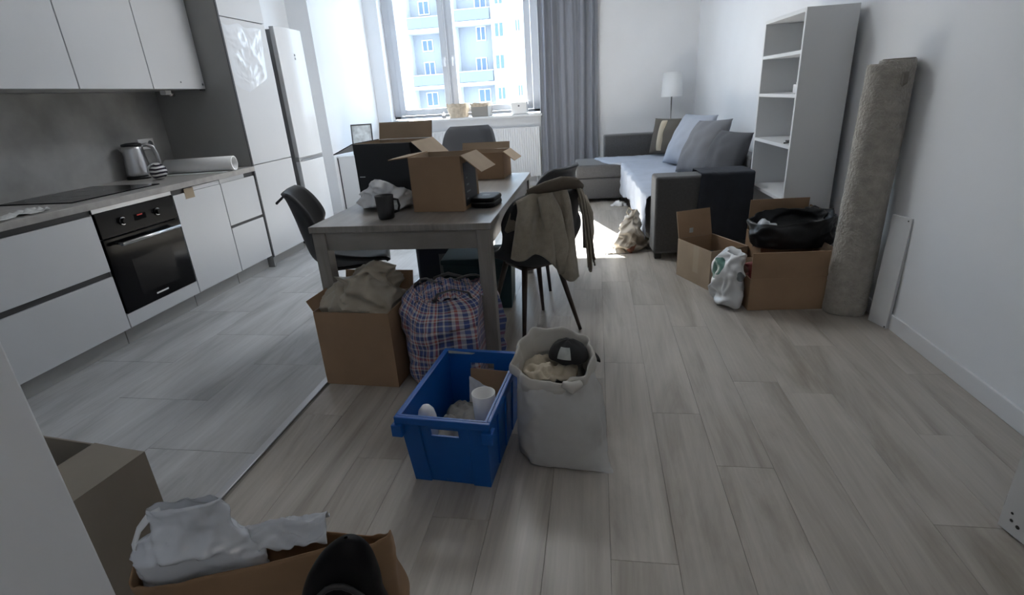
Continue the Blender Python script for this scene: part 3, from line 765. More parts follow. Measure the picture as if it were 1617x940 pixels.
MB().prism(rr(.126,.186,.038), .0245, .0275).build('zip', 'zip_grey', cs)
B(-.02,-.012,.0523,.02,.012,.0528).build('badge', 'grey_plastic', tl_)

# ---- under the table
cU = carton('carton', 'tall brown carton on the floor stuffed with beige plastic', (-1.135,2.295,0), -3, .385, .33, .39, {'l': (28,.06), 'b': (15,.10)}, inner='kraft')
bp_ = MB()
loft(bp_, [(0,0,.05,.15,.12,4),(0,0,.25,.178,.150,4),(0,0,.37,.176,.148,3.5),(.0,.0,.43,.168,.142,2.6),(.02,.03,.50,.135,.11,2.2),(.06,.05,.555,.06,.05,2.),(.07,.05,.57,.01,.01,2)], 100, 80, amp=-.065, sc=8, seed=8, clamp=(.183,.155,.40))
b_ = bp_.build('packing_plastic', 'beige_film', loc=(-1.135,2.295,.006), rot=(0,0,RD(-3))); tag(b_, 'crumpled beige plastic wrap bulging from the tall carton under the table', 'plastic wrap')
# plaid bag
pl = thing('plaid_bag', 'big blue, red and white checked laundry bag beside the blue crate', 'bag', (-.70,2.33,0))
pm = MB(); rot = Matrix.Rotation(RD(20),3,'Z')
def plaidfn(u, v):
    K = [(0,0,.002,.18,.14,4),(0,0,.012,.235,.185,3.6),(0,0,.10,.25,.205,3.2),(0,0,.24,.25,.205,3.),(0,0,.34,.24,.19,3.),(0,.01,.40,.205,.15,3.),(-.02,.015,.44,.15,.09,2.6)]
    cx, cy, z, rx, ry, pw = catmull(K, v); a = 2*pi*u
    p = Vector((cx+rx*spow(cos(a),2/pw), cy+ry*spow(sin(a),2/pw), z))
    d = Vector((cos(a), sin(a), 0)); p += d*(.035*crn(p, 6.5, 2)); p.z += .02*noise.noise(p*6)*min(1, v*3)+.03*v*cos(2*a+.5)*(v>.6)
    p = rot @ p
    X, Y = p.x-.70, p.y+2.33
    if Y < 2.405 and X > -.548: p.x = -.548+.70-.004*(X+.548)
    p.z = max(p.z, .002)
    return p
pm.grid(plaidfn, 84, 50, closeu=True, us=13, vs=5.2).build('body', 'plaid', pl)
tm = MB()
def topfn(u, v):
    a = u*2-1; b = v*2-1
    z = .425+.055*(1-a*a)*(1-b*b)+.05*crn((a*1.2, b*1.2, 0), 2.2, 6)
    p = rot @ Vector((-.02+a*.165, .015+b*.105, z)); return p
tm.grid(topfn, 34, 22, us=6, vs=3).build('gathered_top', 'plaid', pl)
zp = MB(); zp.tube([rot @ Vector((-.17+.03*i, .015+.02*sin(i*1.3), .475+.02*sin(i*.9))) for i in range(12)], .006, 6); zp.build('zip', 'zip_grey', pl)
for s in (-1, 1):
    hm = MB(); hm.tube([rot @ Vector((-.09,s*.09,.41)), rot @ Vector((-.07,s*.12,.46)), rot @ Vector((0,s*.125,.475)), rot @ Vector((.07,s*.12,.45)), rot @ Vector((.09,s*.10,.40))], .011, 8, flat=.35); hm.build('handle', 'zip_grey', pl)

def bin_box(root, w, d, h, t, m, taper=.06, name='body'):
    mb = MB()
    for a in ((-w/2,-d/2,0,w/2,d/2,t),(-w/2,-d/2,t,w/2,-d/2+t,h),(-w/2,d/2-t,t,w/2,d/2,h),(-w/2,-d/2+t,t,-w/2+t,d/2-t,h),(w/2-t,-d/2+t,t,w/2,d/2-t,h)): mb.box(*a)
    for v in mb.v:
        k = 1-taper*(1-v.z/h); v.x *= k; v.y *= k
    return mb.build(name, m, root, bevel=.003)
te = thing('storage_box', 'dark teal lidded storage box on the floor under the table', 'storage box', (-.76,3.27,.001), 4)
bin_box(te, .44, .32, .31, .006, 'teal'); B(-.232,-.172,.3105,.232,.172,.345).build('lid', 'teal', te, bevel=.01)
for s in (-1,1): B(s*.233-.004,-.05,.25,s*.233+.004,.05,.33).build('clip', 'navy_plastic', te, bevel=.002)
nv = thing('suitcase', 'dark navy suitcase standing under the table', 'suitcase', (-1.17,3.62,.001), 15)
B(-.14,-.11,.03,.14,.11,.44).build('shell', 'navy_plastic', nv, bevel=.03, seg=4)
B(.02,-.1125,.10,.10,-.1105,.26).build('pocket', 'grey_plastic', nv, bevel=.0005)
h = MB(); h.tube([(-.06,0,.438),(-.06,0,.47),(.06,0,.47),(.06,0,.438)], .008, 8); h.build('handle', 'black_plastic', nv)
for sx in (-1,1):
    for sy in (-1,1): MB().cyl((sx*.10-.01,sy*.08,.0165),(sx*.10+.01,sy*.08,.0165),.016,n=14).build('wheel', 'black_plastic', nv)
    
# ================================================================== BLUE CRATE
bc = thing('plastic_crate', 'bright blue stacking crate with odds and ends in front', 'crate', (-.497,1.695,.001), -4.5)
W0, D0, H0 = .315, .50, .295
def taper(mb):
    for v in mb.v:
        k = .085*(1-v.z/H0); v.x *= 1-k; v.y *= 1-k*1.6
    return mb
t = .008
m = MB(); m.box(-W0/2,-D0/2,0,W0/2,D0/2,t); taper(m).build('bottom', 'blue_crate', bc, bevel=.002)
for s in (-1, 1):
    y0, y1 = (-D0/2, -D0/2+t) if s < 0 else (D0/2-t, D0/2)
    m = MB(); sl = .052; za, zb = .215, .245
    m.box(-W0/2,y0,t,W0/2,y1,za); m.box(-W0/2,y0,zb,W0/2,y1,H0); m.box(-W0/2,y0,za,-sl,y1,zb); m.box(sl,y0,za,W0/2,y1,zb)
    taper(m).build('end_wall', 'blue_crate', bc)
    x0, x1 = (-W0/2, -W0/2+t) if s < 0 else (W0/2-t, W0/2)
    m = MB(); m.box(x0,-D0/2+t,t,x1,D0/2-t,H0); taper(m).build('side_wall', 'blue_crate', bc)
rim = MB(); L_ = .014
rim.box(-W0/2-L_,-D0/2-L_,H0-.028,W0/2+L_,-D0/2,H0); rim.box(-W0/2-L_,D0/2,H0-.028,W0/2+L_,D0/2+L_,H0); rim.box(-W0/2-L_,-D0/2,H0-.028,-W0/2,D0/2,H0); rim.box(W0/2,-D0/2,H0-.028,W0/2+L_,D0/2,H0)
rim.build('rim', 'blue_crate', bc, bevel=.003)
for sx in (-1, 1):
    for sy in (-1, 1):
        m = MB(); m.box(sx*(W0/2-.035)-.035,sy*(D0/2+.003)-.004,.0,sx*(W0/2-.035)+.035,sy*(D0/2+.003)+.004,H0-.03); taper(m).build('corner_rib', 'blue_crate', bc, bevel=.002)
        B(sx*(W0/2+.004)-.02,sy*(D0/2+.004)-.02,H0-.075,sx*(W0/2+.004)+.02,sy*(D0/2+.004)+.02,H0-.029).build('corner_block', 'blue_crate', bc, bevel=.003)
for y in (-.12, .0, .12):
    for s in (-1,1):
        m = MB(); m.box(s*(W0/2+.003)-.004,y-.006,.02,s*(W0/2+.003)+.004,y+.006,H0-.03); taper(m).build('side_rib', 'blue_crate', bc)
st = MB(); st.hexa([(-.15,D0/2-.0095,.235),(-.145,D0/2-.0088,.235),(-.145,D0/2-.0088,.236),(-.15,D0/2-.0095,.236),(-.15,D0/2-.0095,.294),(-.03,D0/2-.0095,.288),(-.03,D0/2-.0088,.289),(-.15,D0/2-.0088,.295)])
st.build('torn_sticker', 'sticker', bc)
cth = RD(-4.5)
def in_crate(x, y, z): return (-.497+x*cos(cth)-y*sin(cth), 1.695+x*sin(cth)+y*cos(cth), z+.001)
# contents
cd = thing('cardboard_sheet', 'brown cardboard in clear wrap standing in the blue crate', 'cardboard', in_crate(.045,.135,.0095), -8)
MB().box(-.085,-.004,0,.085,.004,.24, M=Matrix.Rotation(RD(-12),4,'X')).build('sheet', 'kraft', cd)
def wrapf(u, v): return Matrix.Rotation(RD(-12),3,'X') @ Vector((-.086+.10*u, -.012-.012*max(0, crn((u, v, 1), 3, 3)+.2), .02+.19*v*(1-.25*u)))
MB().grid(wrapf, 16, 18).build('wrap', 'clear_plastic', cd)
cp = thing('white_cup', 'tall white plain cup standing in the blue crate', 'cup', in_crate(.092,-.06,.158), 0)
MB().lathe([(0,0),(.035,0),(.039,.004),(.044,.13),(.041,.13),(.036,.008),(0,.008)]).build('body', 'white', cp)
bt = thing('white_bottle', 'white plastic bottle with a domed top in the blue crate', 'bottle', in_crate(-.10,-.15,.150), 0)
MB().lathe([(0,0),(.033,0),(.035,.006),(.035,.075),(.028,.105),(.015,.122),(0,.127)]).build('body', 'white_gloss', bt)
B(-.012,.0345,.02,.012,.036,.06).build('label_patch', 'sticker', bt)
cl = MB()
def clf(u, v):
    a, b = u*2-1, v*2-1
    return (a*.118, b*.185, .108+.03*(1-a*a)*(1-b*b)+.05*crn((a*.8, b, 0), 2.6, 11)-.05*(max(abs(a), abs(b))**6))
cl.grid(clf, 34, 40); b_ = cl.build('crumpled_cloth', 'grey_cloth', loc=in_crate(0,-.01,.015), rot=(0,0,cth), solid=.004); tag(b_, 'crumpled grey cloth filling the bottom of the blue crate', 'cloth')
B_ = B(-.11,-.17,.009,.10,.11,.118).build('folded_towels', 'grey_cloth', loc=in_crate(0,0,0), rot=(0,0,cth), bevel=.02, seg=3); tag(B_, 'folded grey towels under the cloth in the blue crate', 'towels')

# ================================================================== WHITE SACK
sa = thing('sack', 'white woven sack with rolled top leaning by the blue crate', 'sack', (-.14,1.70,0))
sm_ = MB()
def sackfn(u, v):
    K = [(.02,-.02,.002,.12,.07,3),(.015,-.015,.012,.155,.105,2.8),(.0,.0,.08,.168,.125,2.5),(-.005,.01,.17,.166,.13,2.4),(-.012,.03,.26,.158,.13,2.3),(-.02,.05,.33,.150,.128,2.2),(-.025,.06,.365,.150,.125,2.2)]
    cx, cy, z, rx, ry, pw = catmull(K, v); a = 2*pi*u
    p = Vector((cx+rx*spow(cos(a),2/pw), cy+ry*spow(sin(a),2/pw), z + (.05*v*v*sin(a))))
    d = Vector((cos(a), sin(a), 0)); p += d*(-.030*crn(Vector((p.x, p.y, p.z*.45)), 6, 5)-.012*crn(Vector((p.x, p.y, p.z*.6)), 17, 2) + .007*sin(a*9+p.z*6)*v*v)
    # flat seam corner at the bottom right and a dent on the left
    g = max(0, 1-v*3.2)
    p += Vector((.075, -.06, 0))*g*max(0, cos(a+.62))**6
    p.x = max(p.x, -.152+.05*0) if v < .9 else p.x
    p.z = max(p.z, .002)
    return p
sm_.grid(sackfn, 90, 56, closeu=True).build('body', 'sack', sa)
rm_ = MB()
def rollfn(u, v):
    a = 2*pi*u; b = 2*pi*v
    q = Vector(sackfn(u, 1.)); d = Vector((cos(a), sin(a), 0))
    r = .022+.005*sin(3*a+1)+.008*noise.noise(Vector((cos(a)*2, sin(a)*2, 4)))
    f = .5+.5*noise.noise(Vector((cos(a)*4, sin(a)*4, b*.4)))
    return q + d*(r*.42*cos(b)+.004*f-.001) + Vector((0,0,r*1.35*sin(b)-.010+.014*noise.noise(Vector((cos(a)*3, sin(a)*3, 9)))+.004*f))
rm_.grid(rollfn, 80, 12, closeu=True).build('rolled_hem', 'sack_in', sa)
inn = MB()
def infn(u, v):
    q = Vector(sackfn(u, 1.)); c = Vector((-.025,.06,.30)); k = 1-.06-.10*v
    p = c + (q-c)*k; p.z = q.z-.07*v; return p
inn.grid(infn, 60, 8, closeu=True).build('lining', 'sack_in', sa)
kn = MB(); kn.tube([(.02,-.075,.335),(.055,-.085,.325),(.085,-.06,.33)], [.012,.022,.014], 10); kn.build('gathered_knot', 'sack_in', sa)
cr_ = MB()
def crf(u, v):
    a, b = u*2-1, v*2-1; r = max(abs(a), abs(b))
    return (a*.105*(1-.25*b*b), b*.09*(1-.25*a*a), -.06*crn((a, b, 0), 1.6, 15)-.03*r**4)
cr_.grid(crf, 30, 30); b_ = cr_.build('cream_garment', 'cream_cloth', loc=(-.175,1.765,.335), solid=.006); tag(b_, 'crumpled cream garment on top inside the white sack', 'garment')
cap = thing('baseball_hat', 'black baseball cap with a white emblem lying in the white sack', 'cap', (-.105,1.785,.362), -25)
def dome(u, v):
    a = 2*pi*u; f = v*pi/2; r = cos(f)
    return (.078*r*cos(a), .068*r*sin(a), .068*sin(f)+.006*noise.noise(Vector((cos(a)*2, sin(a)*2, v*3))))
MB().grid(dome, 40, 14, closeu=True).build('crown', 'cap_black', cap)
def brim(u, v):
    a = pi*(.15+.7*u); r = .07+.055*v; return (r*cos(a)*.95, r*sin(a), .004-.02*v-.012*abs(cos(a)))
MB().grid(brim, 20, 5).build('brim', 'cap_black', cap, solid=.004)
def emb(u, v):
    a = RD(-78+40*(u-.5)); f = RD(14+38*v); r = cos(f)*1.03
    return (.078*r*cos(a), .068*r*sin(a), .068*sin(f)*1.03+.002)
MB().grid(emb, 8, 8).build('emblem', 'sticker', cap)

# ================================================================== SOFA CORNER
SO = (.45, 4.15); SR = 3.0
sf = thing('sofa', 'dark grey corner sofa with chaise, pushed along the right wall', 'sofa', (*SO, 0), SR)
B(0,0,.045,.71,.235,.65).build('armrest', 'sofa', sf, bevel=.022, seg=4)
B(-.18,3.105,.045,.93,3.31,.73).build('armrest', 'sofa', sf, bevel=.022, seg=4)
B(.03,.33,.06,.93,3.10,.30).build('base', 'sofa', sf, bevel=.01); B(.03,.237,.06,.71,.3295,.30).build('base', 'sofa', sf, bevel=.005)
for y0, y1 in ((.24,1.66),(1.665,3.10)): B(.005,y0 if y0 > 1 else .24,.302,.70,y1,.455).build('seat_cushion', 'sofa', sf, bevel=.03, seg=4)
B(.79,.335,.302,.93,3.10,.72).build('backrest', 'sofa', sf, bevel=.03, seg=4)
B(-.56,2.40,.045,.028,3.10,.29).build('chaise_base', 'sofa', sf, bevel=.015, seg=3)
B(-.565,2.395,.295,.003,3.102,.452).build('chaise_cushion', 'sofa', sf, bevel=.03, seg=4)
for (x, y) in ((.04,.04),(.66,.04),(-.53,2.44),(-.53,3.05),(.0,2.44),(.66,3.25),(-.14,3.25),(.06,1.6)): B(x-.025,y-.025,.0005,x+.025,y+.025,.06).build('foot', 'sofa_foot', sf, bevel=.003)
def sofa_pt(x, y, z):
    a = RD(SR); return (SO[0]+x*cos(a)-y*sin(a), SO[1]+x*sin(a)+y*cos(a), z)
# light sheet over the seat
sh = MB()
def sheetfn(u, v):
    # u along y, v from the back to the front and down
    y = .245+2.755*u
    L0 = .69; edge = -.01 if y < 2.40 else -.30+.25*(3.0-y)
    front = L0-edge; drop = (.36-.10*u+.06*sin(u*11)) if y < 2.38 else .04
    tot = front+drop; s = v*tot
    wr = .014*crn((y, s, 0), 4, 21)+.006*crn((y, s, 0), 11, 5)
    if s < front: p = (L0-s, y, .462+abs(wr)+.004*(1+noise.noise(Vector((y*4, s*5, 2)))))
    else:
        k = s-front; p = (edge-.012-abs(wr)*2-.012*sin(y*9)**2, y, .462-k)
    return p
sh.grid(sheetfn, 110, 50)
b_ = sh.build('bed_sheet', 'sheet', loc=(*SO,0), rot=(0,0,RD(SR)), solid=.004); tag(b_, 'pale blue-grey sheet spread over the sofa seat and chaise', 'sheet')
# navy blanket over the near armrest
bl_ = MB()
def navyfn(u, v):
    x = .30+.415*u+.03*sin(v*4)*(1-u); s = v*1.12
    wr = .010*crn((x*2, s*2, 1), 5, 31)
    fold = .012*sin(u*16+2*v)*max(0, v-.3)
    a0, a1 = .30, .30+.26
    if s < a0: return (x, .255+.010+abs(wr), .668-(a0-s)*.60)
    if s < a1: return (x, .25-(s-a0), .664+abs(wr))
    k = s-a1; return (x, -.014-abs(wr)-max(0, fold), .66-k*(1.0 if u < .5 else .92)) if k < .60 else (x, -.02-abs(wr)*2-(k-.6)*.3, max(.012, .66-k))
bl_.grid(navyfn, 44, 60)
b_ = bl_.build('blanket', 'navy', loc=(*SO,0), rot=(0,0,RD(SR)), solid=.005); tag(b_, 'dark navy blanket hanging over the near sofa armrest', 'blanket')
def pillow(name, label, m, x, y, z, w, h, t, tilt, yaw, seed, roll=0):
    mb = cushion(MB(), w, h, t, seed, wr=.010)
    o = mb.build(name, m, merge=True); tag(o, label, 'cushion', 'cushions on the sofa')
    R = Matrix.Rotation(RD(SR+yaw),4,'Z') @ Matrix.Rotation(RD(-90),4,'Z') @ Matrix.Rotation(RD(tilt),4,'X') @ Matrix.Rotation(RD(roll),4,'Z')
    o.matrix_world = Matrix.Translation(sofa_pt(x, y, z)) @ R
    return o
# local: pillow stands with its face towards -x (towards the room)
pillow('cushion', 'brown-grey cushion with a pale stripe in the far sofa corner', 'pillow_taupe', .58, 2.84, .70, .46, .44, .15, 74, 46, 1)
pillow('cushion', 'pale blue-grey pillow leaning in the middle of the sofa back', 'pillow_blue', .63, 1.88, .735, .60, .57, .21, 62, 20, 2)
pillow('cushion', 'mid-grey pillow leaning in front of the pale pillow', 'pillow_grey', .63, 1.27, .72, .56, .55, .22, 62, 16, 3, 4)
pillow('cushion', 'dark grey pillow nearest the bookcase on the sofa', 'pillow_dark', .67, .64, .69, .46, .46, .19, 66, 18, 4)
# stripe of the far cushion
stp = cushion(MB(), .11, .432, .20, 1, wr=.0, n=12).build('stripe', 'cream_cloth', merge=True)
cush0 = [o for o in bpy.data.objects if o.name == 'cushion'][0]
stp.parent = cush0; stp.location = (-.06, 0, 0)
# floor lamp behind the sofa
fl = thing('floor_lamp', 'floor lamp with a white drum shade behind the sofa end', 'lamp', (1.0,7.74,0))
MB().lathe([(0,.0005),(.13,.0005),(.13,.012),(.02,.02),(0,.02)]).build('base', 'lamp_metal', fl)
MB().cyl((0,0,.02),(0,0,1.22),.009,n=12).build('pole', 'lamp_metal', fl)
MB().lathe([(.137,1.15),(.122,1.45),(.119,1.45),(.134,1.15),(.137,1.15)], n=40).build('shade', 'shade', fl)
sp = MB()
for a in range(3): sp.cyl((0,0,1.21),(.13*cos(a*2.1),.13*sin(a*2.1),1.22),.003,n=6)
sp.build('shade_ring', 'lamp_metal', fl)
# bag lying by the sofa
sb = thing('carrier_bag', 'slumped kraft carrier bag with print on the floor by the sofa', 'bag', (.29,4.47,0), 35)
m = MB(); loft(m, [(0,0,.002,.10,.07,3),(0,0,.012,.135,.10,3),(.0,0,.08,.13,.10,2.6),(.01,.01,.16,.105,.085,2.3),(.03,.02,.23,.07,.06,2.),(.045,.03,.29,.045,.035,2),(.05,.03,.325,.015,.012,2)], 70, 46, amp=-.07, sc=8, seed=12); m.build('body', 'print_kraft', sb)
m = MB(); m.grid(lambda u, v: (-.10-.16*v+.03*noise.noise(Vector((u*3,v*3,1))), (-.09+.18*u)*(1-.75*v), .003+.05*(1-v)*(1-abs(2*u-1))+.02*max(0, crn((u, v, 0), 3, 2))), 18, 14); m.build('spread_corner', 'print_kraft', sb, solid=.002)
for s in (-1, 1):
    m = MB(); m.tube([(.02,.0+s*.02,.27),(.0,.01+s*.05,.31),(.04,.03+s*.05,.34),(.08,.04+s*.03,.31)], .006, 8, flat=.5); m.build('handle', 'cream_cloth', sb)
# white scrap under the chaise edge
m = MB(); loft(m, [(0,0,.001,.08,.04,2),(0,0,.012,.10,.055,2),(.02,0,.04,.06,.035,2),(.02,0,.055,.01,.01,2)], 36, 14, amp=.04, sc=14, seed=2)
b_ = m.build('crumpled_bag', 'white_plastic', loc=(.26,6.30,0)); tag(b_, 'small crumpled white bag on the floor below the chaise', 'bag')

# ================================================================== BOOKCASE, CARPET, BOARD
bk = thing('bookcase', 'tall white open bookcase standing against the right wall', 'bookcase', (1.225,3.70,0), 2.6)
BW, BD, BH = .71, .295, 1.675; t = .022
B(0,0,.0005,BD,t,BH).build('side_panel', 'melamine', bk, bevel=.001); B(0,BW-t,.0005,BD,BW,BH).build('side_panel', 'melamine', bk, bevel=.001)
B(0,t+.0003,BH-t,BD,BW-t-.0003,BH).build('top', 'melamine', bk, bevel=.001)
B(BD-.006,t+.0003,.03,BD-.001,BW-t-.0003,BH-t-.0003).build('back_panel', 'melamine', bk)
SHZ = (.06,.52,.865,1.175,1.425)
for z in SHZ: B(.001,t+.0003,z,BD-.0065,BW-t-.0003,z+t).build('shelf', 'melamine', bk, bevel=.001)
B(.02,t+.0003,.0005,.035,BW-t-.0003,.0595).build('plinth', 'melamine', bk)
def bk_pt(x, y, z):
    a = RD(2.6); return (1.225+x*cos(a)-y*sin(a), 3.70+x*sin(a)+y*cos(a), z+t+.0005)
g = MB().lathe([(0,0),(.025,0),(.028,.003),(.055,.05),(.052,.05),(.026,.006),(0,.006)]).build('glass_bowl', 'glassware', loc=bk_pt(.13,.14,1.425)); tag(g, 'small clear glass bowl on the top shelf of the bookcase', 'bowl')
g = B(-.05,-.045,0,.05,.045,.055).build('small_box', 'white', loc=bk_pt(.10,.15,1.175), rot=(0,0,RD(12)), bevel=.003); tag(g, 'small white box on the second shelf of the bookcase', 'box')
B(-.03,-.0456,.012,.02,-.0451,.045).build('printed_label', 'grey_plastic', g)
g = B(-.045,-.04,0,.045,.04,.012).build('notepad', 'paper', loc=bk_pt(.10,.15,1.2307), rot=(0,0,RD(-8)), bevel=.002); tag(g, 'white notepad lying on the small box in the bookcase', 'notepad')
g = B(-.07,-.09,0,.07,.09,.010).build('notebook', 'black_plastic', loc=bk_pt(.16,.20,.865), rot=(0,0,RD(20)), bevel=.002); tag(g, 'thin dark notebook lying flat on the middle shelf', 'notebook')
m = MB(); m.tube([(-.06,0,.006),(-.01,.03,.006),(.04,-.01,.006),(.06,.03,.006)], .005, 6); g = m.build('cable', 'frame_dark', loc=bk_pt(.07,.13,.865)); tag(g, 'short dark cable on the middle shelf edge', 'cable')

cpt = thing('rolled_carpet', 'grey-beige rolled carpet leaning upright by the wall', 'carpet', (1.452,3.07,0))
def spiral(u, v, r0, cx, cy, seed):
    a = 2*pi*u
    lean = Vector((.022, .02, 0))*v
    z = .002+1.345*v
    r = r0*(1+.05*noise.noise(Vector((cos(a)*1.5, v*4, seed)))+.015*noise.noise(Vector((cos(a)*6, sin(a)*6, v*22))))
    e = min(1, min(v, 1-v)*40); r *= .93+.07*e
    return Vector((cx+r*cos(a)*(1.05), cy+r*sin(a)*.95, z))+lean+Vector((.02*sin(v*3)*0, 0, 0))
m = MB(); m.grid(lambda u, v: spiral(u, v, .080, 0, 0, 3), 44, 120, closeu=True)
n0 = len(m.v)-44; m.face(list(range(n0, n0+44)), True)
m.build('roll', 'carpet', cpt)
m = MB()
def lobe(u, v):
    # the loose outer layer lapped around the left side of the roll
    a = RD(105+150*u); r = .086+.020*sin(pi*u)*(1-.5*v)+.004*noise.noise(Vector((u*5, v*18, 2)))
    lean = Vector((.022,.02,0))*v
    return Vector((1.05*r*cos(a)-.012, r*sin(a)+.03, .002+1.33*v))+lean
m.grid(lobe, 22, 110).build('loose_layer', 'carpet', cpt, solid=.012)
core = MB()
for k in range(1):
    P = []
    for i in range(70):
        a = i*.28; r = .012+.0032*i*.32*.9
        P.append((.022+min(r,.070)*cos(a), .02+min(r,.070)*sin(a), 1.349))
    core.tube(P, .0035, 5)
core.build('spiral_end', 'carpet_back', cpt)
m = MB(); m.grid(lambda u, v: (.020+.030*(u-.5), -.0825+.016-.012*abs(u-.5)*2, 1.29-.07*v*(1-.5*abs(u-.5))), 6, 6); m.build('torn_tag', 'carpet_back', cpt, solid=.002)

bd = thing('leaning_board', 'narrow white furniture panel leaning on the wall by the carpet', 'panel', (1.515,2.965,0), 0)
bmx = Matrix(((.268,.96,0),(-.96,.268,0),(0,0,1))).to_4x4()
Mp = Matrix.Rotation(RD(-74),4,'Z') @ Matrix.Rotation(RD(-2.0),4,'X')
MB().box(0,-.009,.001,.125,.009,.60, M=Mp).build('board', 'board_white', bd, bevel=.001)
MB().cyl(Mp @ Vector((.105,-.0095,.585)), Mp @ Vector((.105,.004,.585)), .004, n=10).build('dowel_hole', 'hole', bd)
MB().cyl(Mp @ Vector((.115,-.0095,.008)), Mp @ Vector((.115,.004,.008)), .005, n=10).build('dowel_hole', 'hole', bd)

# ================================================================== CARTONS BY THE SOFA
c1 = carton('carton', 'brown open carton beside the sofa arm with one flap up', (.787,3.671,0), 25, .28, .38, .27, {'b': (14,.19), 'r': (150,.08)}, outer='kraft_light', inner='kraft')
B(-.1406,-.06,.08,-.1402,.0,.269).build('tape', 'tape', c1); B(-.05,.1908,.30,-.02,.1914,.335).build('sticker', 'sticker', c1)
m = MB(); loft(m, [(0,0,.01,.10,.14,4),(0,0,.10,.12,.17,4),(0,0,.15,.11,.15,3),(0,0,.175,.04,.05,2),(0,0,.18,.01,.01,2)], 40, 20, amp=.04, sc=11, seed=6, clamp=(.13,.18,1))
b_ = m.build('dark_clothes', 'navy', loc=(.787,3.671,.0065), rot=(0,0,RD(25))); tag(b_, 'dark clothes lying in the carton beside the sofa arm', 'clothes')
c2 = carton('carton', 'wide brown carton in front of the right pile, flap raised', (1.105,3.245,0), 4, .43, .27, .20, {'f': (13,.175,.018), 'r': (16,.165), 'b': (35,.05)}, outer='kraft', inner='kraft_light')
m = MB(); loft(m, [(0,0,.01,.17,.10,4),(0,0,.12,.19,.11,4),(0,0,.20,.17,.10,3),(.02,0,.255,.11,.07,2.4),(.02,0,.275,.02,.02,2)], 48, 22, amp=.05, sc=9, seed=9, clamp=(.205,.125,1))
b_ = m.build('dark_red_bundle', 'red_dark', loc=(1.105,3.245,.0065), rot=(0,0,RD(4))); tag(b_, 'dark red fabric bundle inside the wide front carton', 'bundle')
c3 = carton('carton', 'brown carton at the back of the pile holding a black sack', (1.205,3.545,0), 5, .38, .27, .36, {'b': (-4,.20,.0), 'r': (6,.15,.0)}, outer='kraft', inner='kraft')
ks = thing('black_sack', 'black plastic sack slumped over the rim of the back carton', 'sack', (1.19,3.47,0), 3)
def bsack(u, v):
    K = [(0,.06,.05,.12,.08,3),(0,.05,.29,.165,.09,3),(0,-.01,.310,.20,.125,3),(.0,-.05,.335,.230,.152,2.6),(.0,-.06,.40,.240,.156,2.5),(.0,-.055,.465,.236,.148,2.5),(.0,-.05,.492,.232,.143,2.5),(.0,-.05,.492,.222,.133,2.5),(.0,-.04,.43,.19,.11,2.5),(.01,-.02,.40,.10,.05,2.4),(.01,0,.395,.02,.01,2)]
    cx, cy, z, rx, ry, pw = catmull(K, v); a = 2*pi*u
    p = Vector((cx+rx*spow(cos(a),2/pw), cy+ry*spow(sin(a),2/pw), z+(.09*cos(a)+.05*sin(a)+.05*noise.noise(Vector((cos(a)*1.8, sin(a)*1.8, 5))))*max(0, v-.40)*(1 if v < .8 else .4)))
    p += Vector((cos(a), sin(a), .4))*(-.05*crn(p, 7, 14)-.015*crn(p, 18, 2)); return p
MB().grid(bsack, 64, 60, closeu=True).build('body', 'bag_black', ks)
m = MB(); m.tube([(.205,-.02,.47),(.225,-.03,.50),(.215,.02,.515),(.20,.05,.50)], .012, 8, flat=.4); m.build('drawstring', 'bag_black', ks)
m = MB(); loft(m, [(0,0,0,.04,.03,2),(0,0,.02,.06,.04,2),(0,0,.04,.03,.02,2),(0,0,.045,.005,.005,2)], 30, 14, amp=.05, sc=18, seed=4)
b_ = m.build('clear_wrapper', 'clear_plastic', loc=(1.05,3.43,.43)); tag(b_, 'shiny clear wrapper poking from the black sack', 'wrapper')
stp_ = MB(); stp_.tube([(0,0,.0),(.05,-.02,.015),(.10,-.03,-.01),(.15,-.045,.0),(.155,-.05,-.04),(.12,-.045,-.055)], .014, 8, flat=.35)
b_ = stp_.build('bag_strap', 'bag_black', loc=(1.33,3.60,.50)); tag(b_, 'black strap looping from the pile towards the carpet', 'strap')
pgb = thing('printed_bag', 'white plastic bag with orange and green print left of the wide carton', 'bag', (.80,3.235,0), 12)
m = MB(); loft(m, [(0,0,.002,.04,.09,3),(0,0,.012,.06,.125,3),(0,0,.10,.065,.135,2.8),(.0,0,.20,.06,.13,2.6),(.02,-.01,.29,.05,.11,2.4),(.03,-.01,.335,.03,.08,2.2),(.03,-.01,.31,.015,.05,2)], 70, 46, amp=-.042, sc=8, seed=13); m.build('body', 'print_bag', pgb)

# ================================================================== WINDOW SILL POTS
sz = 1.0305
def pot(label, x, w, h, m, top=None, seed=0):
    t = thing('sill_pot', label, 'pot', (x, YW+.02, sz), random.uniform(-6,6), 'pots on the window sill')
    mb = MB(); p = w/2
    for a in ((-p,-p,0,p,p,.006),(-p,-p,.006,p,-p+.006,h),(-p,p-.006,.006,p,p,h),(-p,-p+.006,.006,-p+.006,p-.006,h),(p-.006,-p+.006,.006,p,p-.006,h)): mb.box(*a)
    mb.build('body', m, t, bevel=.003)
    B(-p+.007,-p+.007,.01,p-.007,p-.007,h*.82).build('soil', 'brown_wood', t)
    return t
p1 = pot('paper-wrapped pot at the left of the window sill', -2.0, .20, .17, 'pot_paper')
def wrapper(u, v):
    a = 2*pi*u; r = .13+.02*noise.noise(Vector((cos(a)*3, sin(a)*3, v*2)))+.02*v
    return (r*spow(cos(a), .6), r*spow(sin(a), .6), .004+.19*v*(1+.12*noise.noise(Vector((cos(a)*5, sin(a)*5, 1)))))
MB().grid(wrapper, 48, 12, closeu=True).build('paper_wrap', 'pot_paper', p1)
p2 = pot('grey pot with a torn paper rim in the middle of the sill', -1.65, .25, .165, 'grey_cloth')
